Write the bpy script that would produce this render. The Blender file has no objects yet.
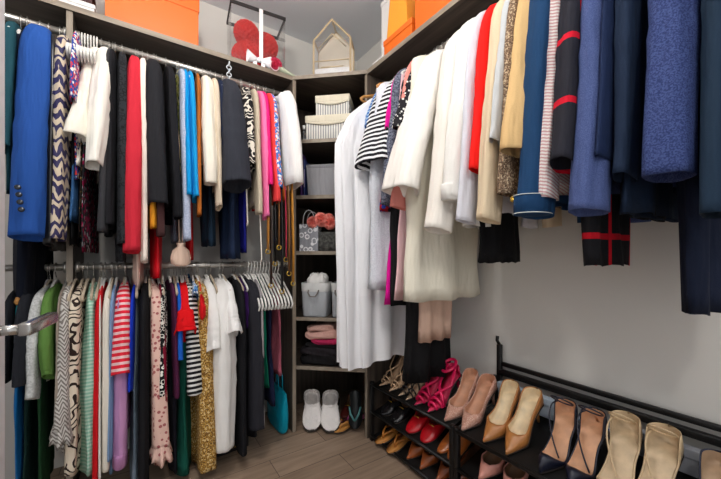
import bpy, bmesh, math, random
from mathutils import Vector, Matrix, noise
R = math.radians
SC = bpy.context.scene
COL = SC.collection
PI = math.pi

# ------------------------------------------------------------------ camera model (measured from the photograph)
FPX, CX, HY, CAMH = 328.0, 360.5, 256.0, 1.08
YAW = R(33.9)
SY, CY = math.sin(YAW), math.cos(YAW)
def ray(u):
    r = (u-CX)/FPX
    return SY+CY*r, CY-SY*r
def on_y(u, y):            # along-wall x on a plane y = const
    a, b = ray(u); return y*a/b
def on_x(u, x):            # along-wall y on a plane x = const
    a, b = ray(u); return x*b/a
def z_y(u, v, y):
    return CAMH + (y/ray(u)[1])*(HY-v)/FPX
def z_x(u, v, x):
    return CAMH + (x/ray(u)[0])*(HY-v)/FPX
def at_depth(u, Z):
    a, b = ray(u); return Vector((a*Z, b*Z, 0))

# ------------------------------------------------------------------ materials
def lin(c):
    return tuple(((x/255)/12.92 if x/255 <= .04045 else ((x/255+.055)/1.055)**2.4) for x in c)+(1,)
MATS = {}
def base(name, c, rough=.85, metal=0, sheen=0, spec=.2):
    m = bpy.data.materials.new(name); m.use_nodes = True
    b = m.node_tree.nodes['Principled BSDF']
    b.inputs['Base Color'].default_value = lin(c)
    b.inputs['Roughness'].default_value = rough
    b.inputs['Metallic'].default_value = metal
    b.inputs['Specular IOR Level'].default_value = spec
    if sheen: b.inputs['Sheen Weight'].default_value = sheen
    return m, m.node_tree.nodes, m.node_tree.links, b
def math_n(N, L, op, a, b=None, c=None):
    n = N.new('ShaderNodeMath'); n.operation = op
    for i, v in enumerate((a, b, c)):
        if v is None: continue
        if isinstance(v, (int, float)): n.inputs[i].default_value = v
        else: L.new(v, n.inputs[i])
    return n.outputs[0]
def mixc(N, L, fac, a, b):
    n = N.new('ShaderNodeMix'); n.data_type = 'RGBA'
    if isinstance(fac, (int, float)): n.inputs[0].default_value = fac
    else: L.new(fac, n.inputs[0])
    for i, v in ((6, a), (7, b)):
        if isinstance(v, tuple): n.inputs[i].default_value = v
        else: L.new(v, n.inputs[i])
    return n.outputs[2]
def coords(N, L, scale=None):
    t = N.new('ShaderNodeTexCoord')
    if scale is None: return t.outputs['Object']
    mp = N.new('ShaderNodeMapping'); mp.inputs['Scale'].default_value = scale
    L.new(t.outputs['Object'], mp.inputs[0]); return mp.outputs[0]
def noise_t(N, L, vec, scale, detail=3):
    n = N.new('ShaderNodeTexNoise'); n.inputs['Scale'].default_value = scale; n.inputs['Detail'].default_value = detail
    L.new(vec, n.inputs['Vector']); return n.outputs[0]
def bump(N, L, b, h, strength, dist=.002):
    n = N.new('ShaderNodeBump'); n.inputs['Strength'].default_value = strength; n.inputs['Distance'].default_value = dist
    L.new(h, n.inputs['Height']); L.new(n.outputs[0], b.inputs['Normal'])
def cloth(c, pat=None, c2=None, c3=None, rough=.85, f=1.0, sheen=0.0, bs=.35, bscale=260):
    key = ('cloth', c, pat, c2, c3, rough, f, bs, bscale)
    if key in MATS: return MATS[key]
    m, N, L, b = base('fabric_'+(pat or 'plain'), c, rough, 0, sheen)
    co = coords(N, L)
    A, B = lin(c), lin(c2) if c2 else None
    col = None
    if pat:
        s = N.new('ShaderNodeSeparateXYZ'); L.new(co, s.inputs[0]); X, Y, Z = s.outputs
    if pat == 'stripes':
        w = math_n(N, L, 'ADD', math_n(N, L, 'MULTIPLY', Z, 34*f), math_n(N, L, 'MULTIPLY', Y, 9*f))
        fac = math_n(N, L, 'GREATER_THAN', math_n(N, L, 'FRACT', w), .55); col = mixc(N, L, fac, A, B)
    elif pat == 'vstripes':
        w = math_n(N, L, 'MULTIPLY', math_n(N, L, 'ADD', X, Y), 40*f)
        fac = math_n(N, L, 'GREATER_THAN', math_n(N, L, 'FRACT', w), .6); col = mixc(N, L, fac, A, B)
    elif pat == 'plaid':
        l1 = math_n(N, L, 'LESS_THAN', math_n(N, L, 'FRACT', math_n(N, L, 'MULTIPLY_ADD', Z, 8*f, .3)), .1)
        l2 = math_n(N, L, 'LESS_THAN', math_n(N, L, 'FRACT', math_n(N, L, 'MULTIPLY_ADD', math_n(N, L, 'ADD', X, Y), 9*f, .15)), .09)
        col = mixc(N, L, math_n(N, L, 'MAXIMUM', l1, l2), A, B)
    elif pat == 'zigzag':
        tri = math_n(N, L, 'PINGPONG', math_n(N, L, 'MULTIPLY', math_n(N, L, 'ADD', X, math_n(N, L, 'MULTIPLY', Y, .6)), 1.0), .016)
        n1 = noise_t(N, L, co, 22, 1)
        w = math_n(N, L, 'ADD', math_n(N, L, 'MULTIPLY', math_n(N, L, 'ADD', Z, math_n(N, L, 'MULTIPLY', tri, 1.6)), 42*f), math_n(N, L, 'MULTIPLY', n1, 1.6))
        fac = math_n(N, L, 'GREATER_THAN', math_n(N, L, 'FRACT', w), .5); col = mixc(N, L, fac, A, B)
    elif pat == 'zebra':
        n1 = noise_t(N, L, co, 11*f, 2)
        w = math_n(N, L, 'ADD', math_n(N, L, 'MULTIPLY', Z, 20*f), math_n(N, L, 'MULTIPLY', n1, 7))
        fac = math_n(N, L, 'LESS_THAN', math_n(N, L, 'FRACT', w), .33); col = mixc(N, L, fac, A, B)
    elif pat in ('spots', 'floral', 'chain'):
        v = N.new('ShaderNodeTexVoronoi'); v.inputs['Scale'].default_value = 62*f; L.new(co, v.inputs['Vector'])
        d = v.outputs['Distance']
        if pat == 'spots': fac = math_n(N, L, 'LESS_THAN', d, .33)
        elif pat == 'chain': fac = math_n(N, L, 'LESS_THAN', math_n(N, L, 'ABSOLUTE', math_n(N, L, 'SUBTRACT', d, .42)), .09)
        else: fac = math_n(N, L, 'LESS_THAN', d, .5)
        col = mixc(N, L, fac, A, B)
        if c3:
            s2 = N.new('ShaderNodeSeparateXYZ'); L.new(v.outputs['Color'], s2.inputs[0])
            f2 = math_n(N, L, 'MULTIPLY', fac, math_n(N, L, 'GREATER_THAN', s2.outputs[0], .55))
            col = mixc(N, L, f2, col, lin(c3))
    elif pat == 'tweed':
        n1 = noise_t(N, L, co, 330*f, 3)
        r = N.new('ShaderNodeMapRange'); r.inputs[1].default_value = .4; r.inputs[2].default_value = .6; L.new(n1, r.inputs[0])
        col = mixc(N, L, r.outputs[0], A, B)
        if c3:
            n2 = noise_t(N, L, co, 190*f, 2)
            col = mixc(N, L, math_n(N, L, 'GREATER_THAN', n2, .58), col, lin(c3))
    if col is None:
        n1 = noise_t(N, L, co, 14, 3)
        r = N.new('ShaderNodeMapRange'); r.inputs[3].default_value = .0; r.inputs[4].default_value = .22; L.new(n1, r.inputs[0])
        dk = tuple(x*.8 for x in A[:3])+(1,)
        col = mixc(N, L, r.outputs[0], A, dk)
    L.new(col, b.inputs['Base Color'])
    bump(N, L, b, noise_t(N, L, co, bscale, 2), bs, .002)
    wr = noise_t(N, L, coords(N, L, (34, 20, 5)), 1.0, 2)
    b2 = N.new('ShaderNodeBump'); b2.inputs['Strength'].default_value = .55 if rough > .5 else .35; b2.inputs['Distance'].default_value = .022
    L.new(wr, b2.inputs['Height']); fine = b.inputs['Normal'].links[0].from_node; L.new(b2.outputs[0], fine.inputs['Normal'])
    MATS[key] = m; return m
def plain(name, c, rough=.5, metal=0, spec=.5, coat=0):
    key = ('p', name, c, rough, metal)
    if key in MATS: return MATS[key]
    m, N, L, b = base(name, c, rough, metal, 0, spec)
    if coat: b.inputs['Coat Weight'].default_value = coat
    co = coords(N, L)
    n1 = noise_t(N, L, co, 30, 3)
    rr = N.new('ShaderNodeMapRange'); rr.inputs[3].default_value = max(rough-.07, .02); rr.inputs[4].default_value = min(rough+.07, 1)
    L.new(n1, rr.inputs[0]); L.new(rr.outputs[0], b.inputs['Roughness'])
    MATS[key] = m; return m
def leather(c, rough=.4):
    key = ('l', c, rough)
    if key in MATS: return MATS[key]
    m, N, L, b = base('leather', c, rough, 0, 0, .5)
    co = coords(N, L)
    n1 = noise_t(N, L, co, 25, 4)
    A = lin(c); r = N.new('ShaderNodeMapRange'); r.inputs[1].default_value = .3; r.inputs[2].default_value = .75; L.new(n1, r.inputs[0])
    L.new(mixc(N, L, r.outputs[0], A, tuple(x*.68 for x in A[:3])+(1,)), b.inputs['Base Color'])
    bump(N, L, b, noise_t(N, L, co, 180, 3), .15, .001)
    MATS[key] = m; return m
def laminate(name, axis, c1=(92, 81, 71), c2=(60, 52, 46)):
    key = ('lam', name, axis, c1)
    if key in MATS: return MATS[key]
    m, N, L, b = base(name, c1, .45, 0, 0, .35)
    sc = {'x': (1.3, 24, 24), 'y': (24, 1.3, 24), 'z': (24, 24, 1.3)}[axis]
    co = coords(N, L, sc)
    n1 = noise_t(N, L, co, 1.6, 6)
    r = N.new('ShaderNodeMapRange'); r.inputs[1].default_value = .32; r.inputs[2].default_value = .68; L.new(n1, r.inputs[0])
    L.new(mixc(N, L, r.outputs[0], lin(c1), lin(c2)), b.inputs['Base Color'])
    bump(N, L, b, n1, .15, .001)
    MATS[key] = m; return m
def wallpaint(name, c):
    m, N, L, b = base(name, c, .8, 0, 0, .25)
    co = coords(N, L)
    bump(N, L, b, noise_t(N, L, co, 90, 4), .12, .002)
    n = noise_t(N, L, co, 3, 3); A = lin(c)
    L.new(mixc(N, L, math_n(N, L, 'MULTIPLY', n, .12), A, tuple(x*.85 for x in A[:3])+(1,)), b.inputs['Base Color'])
    return m
def floor_mat():
    m, N, L, b = base('wood_look_plank', (120, 100, 84), .38, 0, 0, .4)
    co = coords(N, L)
    br = N.new('ShaderNodeTexBrick'); L.new(co, br.inputs['Vector'])
    br.inputs['Scale'].default_value = 1; br.inputs['Brick Width'].default_value = .9; br.inputs['Row Height'].default_value = .155
    br.inputs['Mortar Size'].default_value = .0018; br.inputs['Color1'].default_value = lin((176, 152, 130)); br.inputs['Color2'].default_value = lin((150, 128, 108))
    br.inputs['Mortar'].default_value = lin((78, 66, 56)); br.offset = .37
    g = noise_t(N, L, coords(N, L, (2.2, 26, 1)), 1.8, 7)
    r = N.new('ShaderNodeMapRange'); r.inputs[1].default_value = .3; r.inputs[2].default_value = .7; r.inputs[3].default_value = 0; r.inputs[4].default_value = .55; L.new(g, r.inputs[0])
    L.new(mixc(N, L, r.outputs[0], br.outputs['Color'], lin((112, 92, 76))), b.inputs['Base Color'])
    bump(N, L, b, g, .1, .001)
    return m
def clear(name, tint=(255, 255, 255), gloss=.12):
    key = ('clear', name)
    if key in MATS: return MATS[key]
    m = bpy.data.materials.new(name); m.use_nodes = True
    N, L = m.node_tree.nodes, m.node_tree.links
    N.remove(N['Principled BSDF'])
    t = N.new('ShaderNodeBsdfTransparent'); t.inputs[0].default_value = lin(tint)
    g = N.new('ShaderNodeBsdfGlossy'); g.inputs['Roughness'].default_value = .05
    x = N.new('ShaderNodeMixShader'); lw = N.new('ShaderNodeLayerWeight'); lw.inputs[0].default_value = .35
    f = math_n(N, L, 'MULTIPLY_ADD', lw.outputs['Fresnel'], .5, gloss*.4)
    L.new(f, x.inputs[0]); L.new(t.outputs[0], x.inputs[1]); L.new(g.outputs[0], x.inputs[2])
    L.new(x.outputs[0], N['Material Output'].inputs[0]); MATS[key] = m; return m
def sheer(c, alpha):
    key = ('sheer', c, alpha)
    if key in MATS: return MATS[key]
    m, N, L, b = base('sheer_tulle', c, .8, 0, .2)
    b.inputs['Alpha'].default_value = alpha
    bump(N, L, b, noise_t(N, L, coords(N, L), 60, 3), .4, .003)
    MATS[key] = m; return m
BLACKM = lambda: plain('black_metal', (22, 21, 21), .4, .3)
CHROME = lambda: plain('brushed_nickel', (190, 186, 180), .28, .9)

# ------------------------------------------------------------------ object helpers
def mk(name, vf, mat, parent=None, smooth=True, **props):
    verts, faces = vf
    me = bpy.data.meshes.new(name); me.from_pydata([tuple(v) for v in verts], [], faces)
    if smooth: me.polygons.foreach_set('use_smooth', [True]*len(me.polygons))
    bm = bmesh.new(); bm.from_mesh(me); bmesh.ops.recalc_face_normals(bm, faces=bm.faces); bm.to_mesh(me); bm.free()
    me.materials.append(mat); me.update()
    o = bpy.data.objects.new(name, me); COL.objects.link(o)
    if parent: o.parent = parent
    for k, v in props.items(): o[k] = v
    return o
def thing(name, label, cat, loc=(0, 0, 0), rz=0, group=None, rot=None):
    o = bpy.data.objects.new(name, None); COL.objects.link(o); o.empty_display_size = .05
    o.location = loc; o.rotation_euler = rot if rot else (0, 0, rz)
    o['label'] = label; o['category'] = cat
    if group: o['group'] = group
    return o
def place(o, loc, rz=0, rot=None):
    o.location = loc; o.rotation_euler = rot if rot else (0, 0, rz); return o
def copy_tree(o, parent=None):
    c = o.copy(); COL.objects.link(c)
    if parent: c.parent = parent
    for ch in [q for q in bpy.data.objects if q.parent == o]: copy_tree(ch, c)
    return c
def join(*vfs):
    V, F = [], []
    for v, f in vfs:
        n = len(V); V += list(v); F += [tuple(i+n for i in q) for q in f]
    return V, F
def xf(vf, M):
    return [M @ Vector(v) for v in vf[0]], vf[1]
def box(x0, x1, y0, y1, z0, z1, bev=.0, seg=2):
    bm = bmesh.new()
    vs = [bm.verts.new((x, y, z)) for x in (x0, x1) for y in (y0, y1) for z in (z0, z1)]
    for q in ((0, 1, 3, 2), (4, 6, 7, 5), (0, 4, 5, 1), (2, 3, 7, 6), (0, 2, 6, 4), (1, 5, 7, 3)): bm.faces.new([vs[i] for i in q])
    if bev: bmesh.ops.bevel(bm, geom=bm.edges[:], offset=bev, segments=seg, profile=.5, affect='EDGES')
    bm.verts.index_update()
    r = ([v.co.copy() for v in bm.verts], [tuple(v.index for v in f.verts) for f in bm.faces]); bm.free(); return r
def loft(rings, cap0=True, cap1=True, closed=True):
    V, F = [], []; n = len(rings[0])
    for r in rings: V += [Vector(p) for p in r]
    for i in range(len(rings)-1):
        for j in range(n if closed else n-1):
            k = (j+1) % n
            F.append((i*n+j, i*n+k, (i+1)*n+k, (i+1)*n+j))
    if cap0: F.append(tuple(reversed(range(n))))
    if cap1: F.append(tuple((len(rings)-1)*n+j for j in range(n)))
    return V, F
def tube(pts, rad, seg=8, cap=True, flat=1.0, up=None):
    pts = [Vector(p) for p in pts]; rings = []; prev = None
    for i, p in enumerate(pts):
        d = (pts[min(i+1, len(pts)-1)]-pts[max(i-1, 0)]).normalized()
        if prev is None:
            a = Vector(up) if up else (Vector((0, 0, 1)) if abs(d.z) < .9 else Vector((1, 0, 0)))
        else: a = prev
        a = (a-d*a.dot(d)).normalized(); b = d.cross(a); prev = a
        r = rad(i/(len(pts)-1)) if callable(rad) else rad
        rings.append([p+a*r*math.cos(2*PI*k/seg)*flat+b*r*math.sin(2*PI*k/seg) for k in range(seg)])
    return loft(rings, cap, cap)
def lathe(prof, seg=24):
    rings = [[(r*math.cos(2*PI*k/seg), r*math.sin(2*PI*k/seg), z) for k in range(seg)] for r, z in prof]
    return loft(rings, True, True)
def arc(c, r, a0, a1, n, plane='yz'):
    out = []
    for i in range(n+1):
        a = R(a0+(a1-a0)*i/n); p, q = r*math.cos(a), r*math.sin(a)
        out.append(Vector((c[0], c[1]+p, c[2]+q)) if plane == 'yz' else (Vector((c[0]+p, c[1], c[2]+q)) if plane == 'xz' else Vector((c[0]+p, c[1]+q, c[2]))))
    return out
def prism(poly, z0, z1):
    n = len(poly)
    V = [Vector((x, y, z0)) for x, y in poly]+[Vector((x, y, z1)) for x, y in poly]
    F = [tuple(reversed(range(n))), tuple(range(n, 2*n))]+[(i, (i+1) % n, n+(i+1) % n, n+i) for i in range(n)]
    return V, F
def struct(name, vf, mat, smooth=False, parent=None):
    o = mk(name, vf, mat, parent, smooth)
    if not parent: o['kind'] = 'structure'
    return o

# ------------------------------------------------------------------ the room
WX, WY, CZ = 1.47, 2.25, 2.67
WALL = wallpaint('wall_paint', (214, 211, 205))
struct('floor', box(-1.6, WX+.1, -1.8, WY+.1, -.05, 0), floor_mat())
struct('wall_back', box(-1.6, WX+.1, WY, WY+.1, 0, CZ), WALL)
struct('wall_right', box(WX, WX+.1, -1.8, WY, 0, CZ), WALL)
struct('wall_left', box(-.98, -.9, 1.15, WY, 0, CZ), WALL)
struct('ceiling', box(-1.6, WX+.1, -1.8, WY+.1, CZ, CZ+.08), wallpaint('ceiling_paint', (228, 231, 236)))
WHITE = plain('white_gloss_paint', (226, 227, 230), .35)
struct('baseboard_right', box(WX-.014, WX, -1.8, 1.6, 0, .12, .003), WHITE)

# open white door leaf at the very left, its lever reaching into view
dx, dy = at_depth(5.2, .62).xy
dr = struct('door_1', box(dx-.04, dx, -.02, dy, .012, 2.04, .002), WHITE)
lv = []
hz = 1.08-.50*.255
LM = plain('satin_nickel_lever', (176, 174, 170), .22, .85)
hp = [Vector((dx, dy-.085, hz)), Vector((dx+.045, dy-.085, hz))]
mk('door_rosette', xf(lathe([(.0, 0), (.027, 0), (.027, .006), (.022, .009), (0, .009)], 28), Matrix.Translation((dx, dy-.085, hz)) @ Matrix.Rotation(PI/2, 4, 'Y')), LM, dr)
mk('door_lever', join(tube(hp, .009, 12), xf(box(-.008, .012, -.012, .125, -.011, .011, .004), Matrix.Translation((dx+.045, dy-.085, hz)) @ Matrix.Rotation(R(-6), 4, 'Z'))), LM, dr)
mk('latch_plate', box(dx-.032, dx-.008, dy-.001, dy+.002, hz-.09, hz+.09, .001), LM, dr)

# ------------------------------------------------------------------ closet system
LAMX, LAMY, LAMZ = laminate('grey_oak_laminate_x', 'x'), laminate('grey_oak_laminate_y', 'y'), laminate('grey_oak_laminate_z', 'z')
EDGE = laminate('grey_oak_edge', 'x', (158, 146, 130), (128, 116, 102))
EDGEZ = laminate('grey_oak_edge_upright', 'z', (158, 146, 130), (128, 116, 102))
SH0, SH1 = 2.155, 2.18
FY, FX = 1.896, 1.113               # front lines of the left run and the right run
t = thing('closet_shelf', 'long grey-brown top shelf above the upper clothes rod, left run', 'shelf', (0, WY, SH0))
def loc(vf, o): return xf(vf, Matrix.Translation(-Vector(o.location)))
mk('board', loc(box(-.9, .772, FY+.002, WY, SH0, SH1), t), LAMX, t, False)
mk('edge_band', loc(box(-.9, .772, FY, FY+.002, SH0, SH1), t), EDGE, t, False, label='lighter edge strip')
mk('divider_panel', loc(box(-.268, -.246, FY+.012, WY, 0, SH0), t), LAMZ, t, False)
mk('edge_band', loc(box(-.268, -.246, FY+.010, FY+.012, 0, SH0), t), EDGEZ, t, False)
mk('back_cleat', loc(box(-.9, .772, WY-.02, WY, SH0-.09, SH0), t), LAMX, t, False)
t = thing('closet_shelf', 'dark top shelf running along the right wall above the jackets', 'shelf', (WX, 0, SH0))
mk('board', loc(box(FX+.002, WX, -.5, 1.588, SH0, SH1), t), LAMY, t, False)
mk('edge_band', loc(box(FX, FX+.002, -.5, 1.588, SH0, SH1), t), laminate('grey_oak_edge_y', 'y', (158, 146, 130), (128, 116, 102)), t, False)
mk('back_cleat', loc(box(WX-.02, WX, -.5, 1.588, SH0-.09, SH0), t), LAMY, t, False)

TOWL, TOWR = Vector((.784, 1.896, 0)), Vector((1.113, 1.60, 0))
TD = (TOWR-TOWL).normalized(); TN = Vector((-TD.y, TD.x, 0)) # inward normal
if TN.y < 0: TN = -TN
TRZ = math.atan2(TD.y, TD.x)
tw = thing('corner_shelf_unit', 'tall open corner shelving tower between the two runs of clothes', 'shelving unit', (1.2, 1.95, 0))
mk('side_panel', loc(box(.774, .796, 1.898, WY, 0, SH0), tw), LAMZ, tw, False)
mk('edge_band', loc(box(.774, .796, 1.896, 1.898, 0, SH1), tw), EDGEZ, tw, False)
mk('side_panel', loc(box(1.115, WX, 1.588, 1.61, 0, SH0), tw), LAMZ, tw, False)
mk('edge_band', loc(box(1.113, 1.115, 1.588, 1.61, 0, SH1), tw), EDGEZ, tw, False)
mk('back_panel', loc(box(.796, WX-.008, WY-.008, WY, 0, SH0), tw), LAMZ, tw, False)
mk('back_panel', loc(box(WX-.008, WX, 1.61, WY, 0, SH0), tw), LAMZ, tw, False)
SHZ = [2.158, 1.772, 1.430, 1.088, .684, .384]
for i, z in enumerate(SHZ):
    a = TOWL+TN*.006; b = TOWR+TN*.006
    if i == 0: a, b = TOWL-Vector((.01, -.002, 0)), TOWR-Vector((0, .012, 0))
    poly = [(.796, 1.897), (1.115, 1.612), (WX-.008, 1.612), (WX-.008, WY-.008), (.796, WY-.008)] if i else [(.774, 1.898), (1.113, 1.588), (WX, 1.588), (WX, WY), (.774, WY)]
    s = mk('shelf', loc(prism(poly, z, z+.022), tw), LAMX, tw, False)
    e = [(poly[0][0], poly[0][1]), (poly[1][0], poly[1][1])]
    n2 = Vector((-TN.x, -TN.y))*.002
    mk('edge_band', loc(prism([e[0], (e[0][0]+n2.x, e[0][1]+n2.y), (e[1][0]+n2.x, e[1][1]+n2.y), e[1]], z, z+.022), tw), EDGE, s, False)
0 and mk('toe_kick', loc(prism([(.796, 1.93), (1.13, 1.63), (1.14, 1.64), (.806, 1.94)], 0, .04), tw), LAMX, tw, False)

RODM = plain('rod_metal', (205, 200, 192), .3, .8)
LR_Y, LR_Z, LL_Z, RR_X, RR_Z = 1.95, 2.075, 1.03, 1.20, 2.075
def rod(label, p0, p1, brk=()):
    t = thing('closet_rod', label, 'clothes rail', p0)
    p0, p1 = Vector(p0), Vector(p1); d = (p1-p0)
    mk('bar', tube([Vector((0, 0, 0)), d], .0145, 16), RODM, t)
    for q in (d.normalized()*.006, d-d.normalized()*.006):
        mk('end_socket', tube([q-d.normalized()*.006, q+d.normalized()*.006], .024, 18), RODM, t)
    return t
rod('pale metal rod holding the upper left clothes', (-.24, LR_Y, LR_Z), (.773, LR_Y, LR_Z))
rod('short metal rod left of the divider panel holding the blue blazer', (-.89, LR_Y, LR_Z), (-.27, LR_Y, LR_Z))
rod('metal rod holding the lower left clothes', (-.24, LR_Y, LL_Z), (.773, LR_Y, LL_Z))
rod('short lower metal rod at the far left behind the door lever', (-.89, LR_Y, LL_Z), (-.27, LR_Y, LL_Z))
rod('metal rod holding the jackets and coats along the right wall', (RR_X, 1.587, RR_Z), (RR_X, -.45, RR_Z))

# ------------------------------------------------------------------ hangers and garments
HMAT = {'white': plain('white_plastic_hanger', (228, 226, 220), .35), 'black': plain('black_velvet_hanger', (26, 25, 27), .9),
        'beige': plain('beige_velvet_hanger', (186, 170, 148), .9), 'wooden': laminate('hanger_wood', 'y', (196, 142, 78), (160, 108, 56)),
        'clear': plain('clear_plastic_hanger', (214, 220, 224), .12), 'grey': plain('grey_velvet_hanger', (120, 116, 112), .9)}
HWORD = {'white': 'white plastic', 'black': 'black velvet', 'beige': 'beige velvet', 'wooden': 'wooden', 'clear': 'clear plastic', 'grey': 'grey velvet'}
def hanger(kind, rodp, rz, w, label, group=None, wide=False, kz=1.0):
    t = thing('clothes_hanger', label, 'hanger', rodp, rz, group)
    # hook wraps the rod; origin = rod centre
    hk = arc((0, 0, 0), .0195, -40, 190, 10) + [Vector((0, -.012, -.03)), Vector((0, 0, -.042)), Vector((0, 0, -.058))]
    mk('hook', tube(hk, .0034 if wide else .002, 6), HMAT['white'] if wide else CHROME(), t)
    r = .0055 if kind != 'wooden' else .008
    top = Vector((0, 0, -.056))
    pts = [Vector((0, -w, -.128)), Vector((0, -w*.9, -.113)), Vector((0, -w*.5, -.084)), Vector((0, -.03, -.060)), top, Vector((0, .03, -.060)), Vector((0, w*.5, -.084)), Vector((0, w*.9, -.113)), Vector((0, w, -.128))]
    pts = [Vector((p.x, p.y, -.056+(p.z+.056)*kz)) for p in pts]
    arms = tube(pts, r, 8)
    bar = tube([Vector((0, y_, -.056+(z_+.056)*kz)) for y_, z_ in ((-w, -.128), (-w*.93, -.138), (w*.93, -.138), (w, -.128))], r*.8, 8)
    mk('shoulder_frame', join(arms, bar), HMAT[kind], t)
    return t

def ring_pts(n, w, tt, pw=.8):
    out = []
    for k in range(n):
        a = 2*PI*k/n; c, s = math.cos(a), math.sin(a)
        out.append((math.copysign(abs(s)**pw, s)*tt, -c*w, a))
    return out
def body_mesh(rnd, w, wb, tt, tb, L, fold=.3, k=5, lean=0, neck=.055, shoulders=True, d=.052, n=40, hemw=.003):
    rows = 24; rings = []; ph = rnd.uniform(0, 6); ph2 = rnd.uniform(0, 6)
    if shoulders:
        prof = [(0, neck, .35), (.008, neck*1.25, .5), (.022, w*.45, .6), (.045, w*.78, .7), (.062, w*.93, .8), (.085, w, .9)]
    else:
        prof = [(0, w*.92, .5), (.01, w, .8)]
    zs = [p[0] for p in prof]
    z0 = zs[-1]
    m = rows-len(prof)
    prof = prof+[(z0+(L-z0)*(i+1)/m, None, None) for i in range(m)]
    for i, (dz, ww, tf) in enumerate(prof):
        s = min(dz/L, 1)
        if ww is None:
            q = (dz-z0)/(L-z0); ww = w+(wb-w)*q; tf = 1; t_ = tt+(tb-tt)*q
        else: t_ = tt*tf
        amp = fold*t_*min(1, max(0, s*1.6))
        r = []
        for x, y, a in ring_pts(n, ww, t_):
            yy = y/ww
            side = 1 if x >= 0 else -1
            fx = amp*math.sin(k*PI*yy*.5+ph+1.3*math.sin(2.3*s+ph2))*(1-abs(yy)**4)
            gx = .16*t_*math.sin(9*s+ph+side*2+3*yy)
            fy = .010*math.sin(7*s+ph2)*(1 if y < 0 else -1)*min(1, s*3)+.004*math.sin(23*s+ph)
            zz = -d-dz - (hemw*math.sin(k*yy*2+ph2) if dz > L*.8 else 0)*((dz/L-.8)/.2 if dz > L*.8 else 0)
            r.append((x+fx+gx+lean*s, y+fy*abs(yy), zz))
        rings.append(r)
    last = rings[-1]; cx_ = sum(p[0] for p in last)/n
    rings.append([((p[0]-cx_)*.90+cx_, p[1]*.98, p[2]+.002) for p in last])
    rings.append([((p[0]-cx_)*.86+cx_, p[1]*.97, p[2]+.012) for p in last])
    rings.append([((p[0]-cx_)*.6+cx_, p[1]*.9, p[2]+.07) for p in last])
    return loft(rings)
def sleeve_mesh(rnd, sgn, w, out, rx, ry, L, d=.052, lean=0, short=False, puff=0, n=24, taper=.85, wr=.02):
    ph, ph2 = rnd.uniform(0, 6), rnd.uniform(0, 6)
    if short:
        ctl = [(.04, -.008, .014, .5), (w*.6, -.036, .028, .75), (w*.92, -.07, ry*.7, .9), (w+out*.4+.01, -.07-(L-.07)*.45, ry*.95, 1), (w+out+.02, -L, ry*1.05, 1)]
        m = 4
    else:
        ctl = [(.04, -.008, .012, .45), (w*.55, -.032, .024, .65), (w*.88, -.062, ry*.62, .8), (w+out*.10, -.125, ry*.85, .95)]
        for q in (.2, .35, .5, .65, .8, .9, 1): ctl.append((w+out*(.10+.90*q)+.006*math.sin(PI*q*2+ph)*(q < 1), -.125-(L-.125)*q, ry*(.9+(taper-.9)*q+puff*math.sin(PI*q)**.8), 1+(taper-1)*q+puff*math.sin(PI*min(1, q*1.05))))
        m = 3
    pts = []
    for i in range(len(ctl)-1):
        p0, p1, p2, p3 = ctl[max(i-1, 0)], ctl[i], ctl[i+1], ctl[min(i+2, len(ctl)-1)]
        for k in range(m):
            t = k/m
            pts.append(tuple(.5*((2*p1[j])+(-p0[j]+p2[j])*t+(2*p0[j]-5*p1[j]+4*p2[j]-p3[j])*t*t+(-p0[j]+3*p1[j]-3*p2[j]+p3[j])*t**3) for j in range(4)))
    pts.append(ctl[-1])
    rings = []; N_ = len(pts)-1
    for i, (y, z, b, gx) in enumerate(pts):
        s = i/N_
        a0, a1 = pts[max(i-1, 0)], pts[min(i+1, N_)]
        ty, tz = a1[0]-a0[0], a1[1]-a0[1]; l = math.hypot(ty, tz) or 1; ty, tz = ty/l, tz/l
        ny, nz = -tz, ty        # outward normal in the hanging plane
        cre = min(1, s*2.5)
        elb = .05*math.exp(-((s-.55)/.12)**2)*math.sin(60*s+ph)
        r = []
        for kk in range(n):
            th = 2*PI*kk/n
            f = 1+elb+wr*math.sin(11*s+ph)+cre*(.085*math.sin(3*th+ph+1.5*s)+.045*math.sin(5*th+ph2-3*s)+.025*math.sin(8*th+ph+5*s))
            f = max(.6, min(1.2, f))
            c, q = math.cos(th), math.sin(th)
            c = math.copysign(abs(c)**.85, c); q = math.copysign(abs(q)**.85, q)
            r.append((rx*gx*f*q+lean*s, sgn*(y+ny*b*f*c), -d+z+nz*b*f*c))
        rings.append(r)
    last = rings[-1]; cx_ = sum(p[0] for p in last)/n; cy_ = sum(p[1] for p in last)/n
    rings.append([((p[0]-cx_)*.93+cx_, (p[1]-cy_)*.93+cy_, p[2]-.0005) for p in last])
    rings.append([((p[0]-cx_)*.86+cx_, (p[1]-cy_)*.86+cy_, p[2]+.008) for p in last])
    rings.append([((p[0]-cx_)*.76+cx_, (p[1]-cy_)*.76+cy_, p[2]+.04) for p in last])
    return loft(rings)

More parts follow.
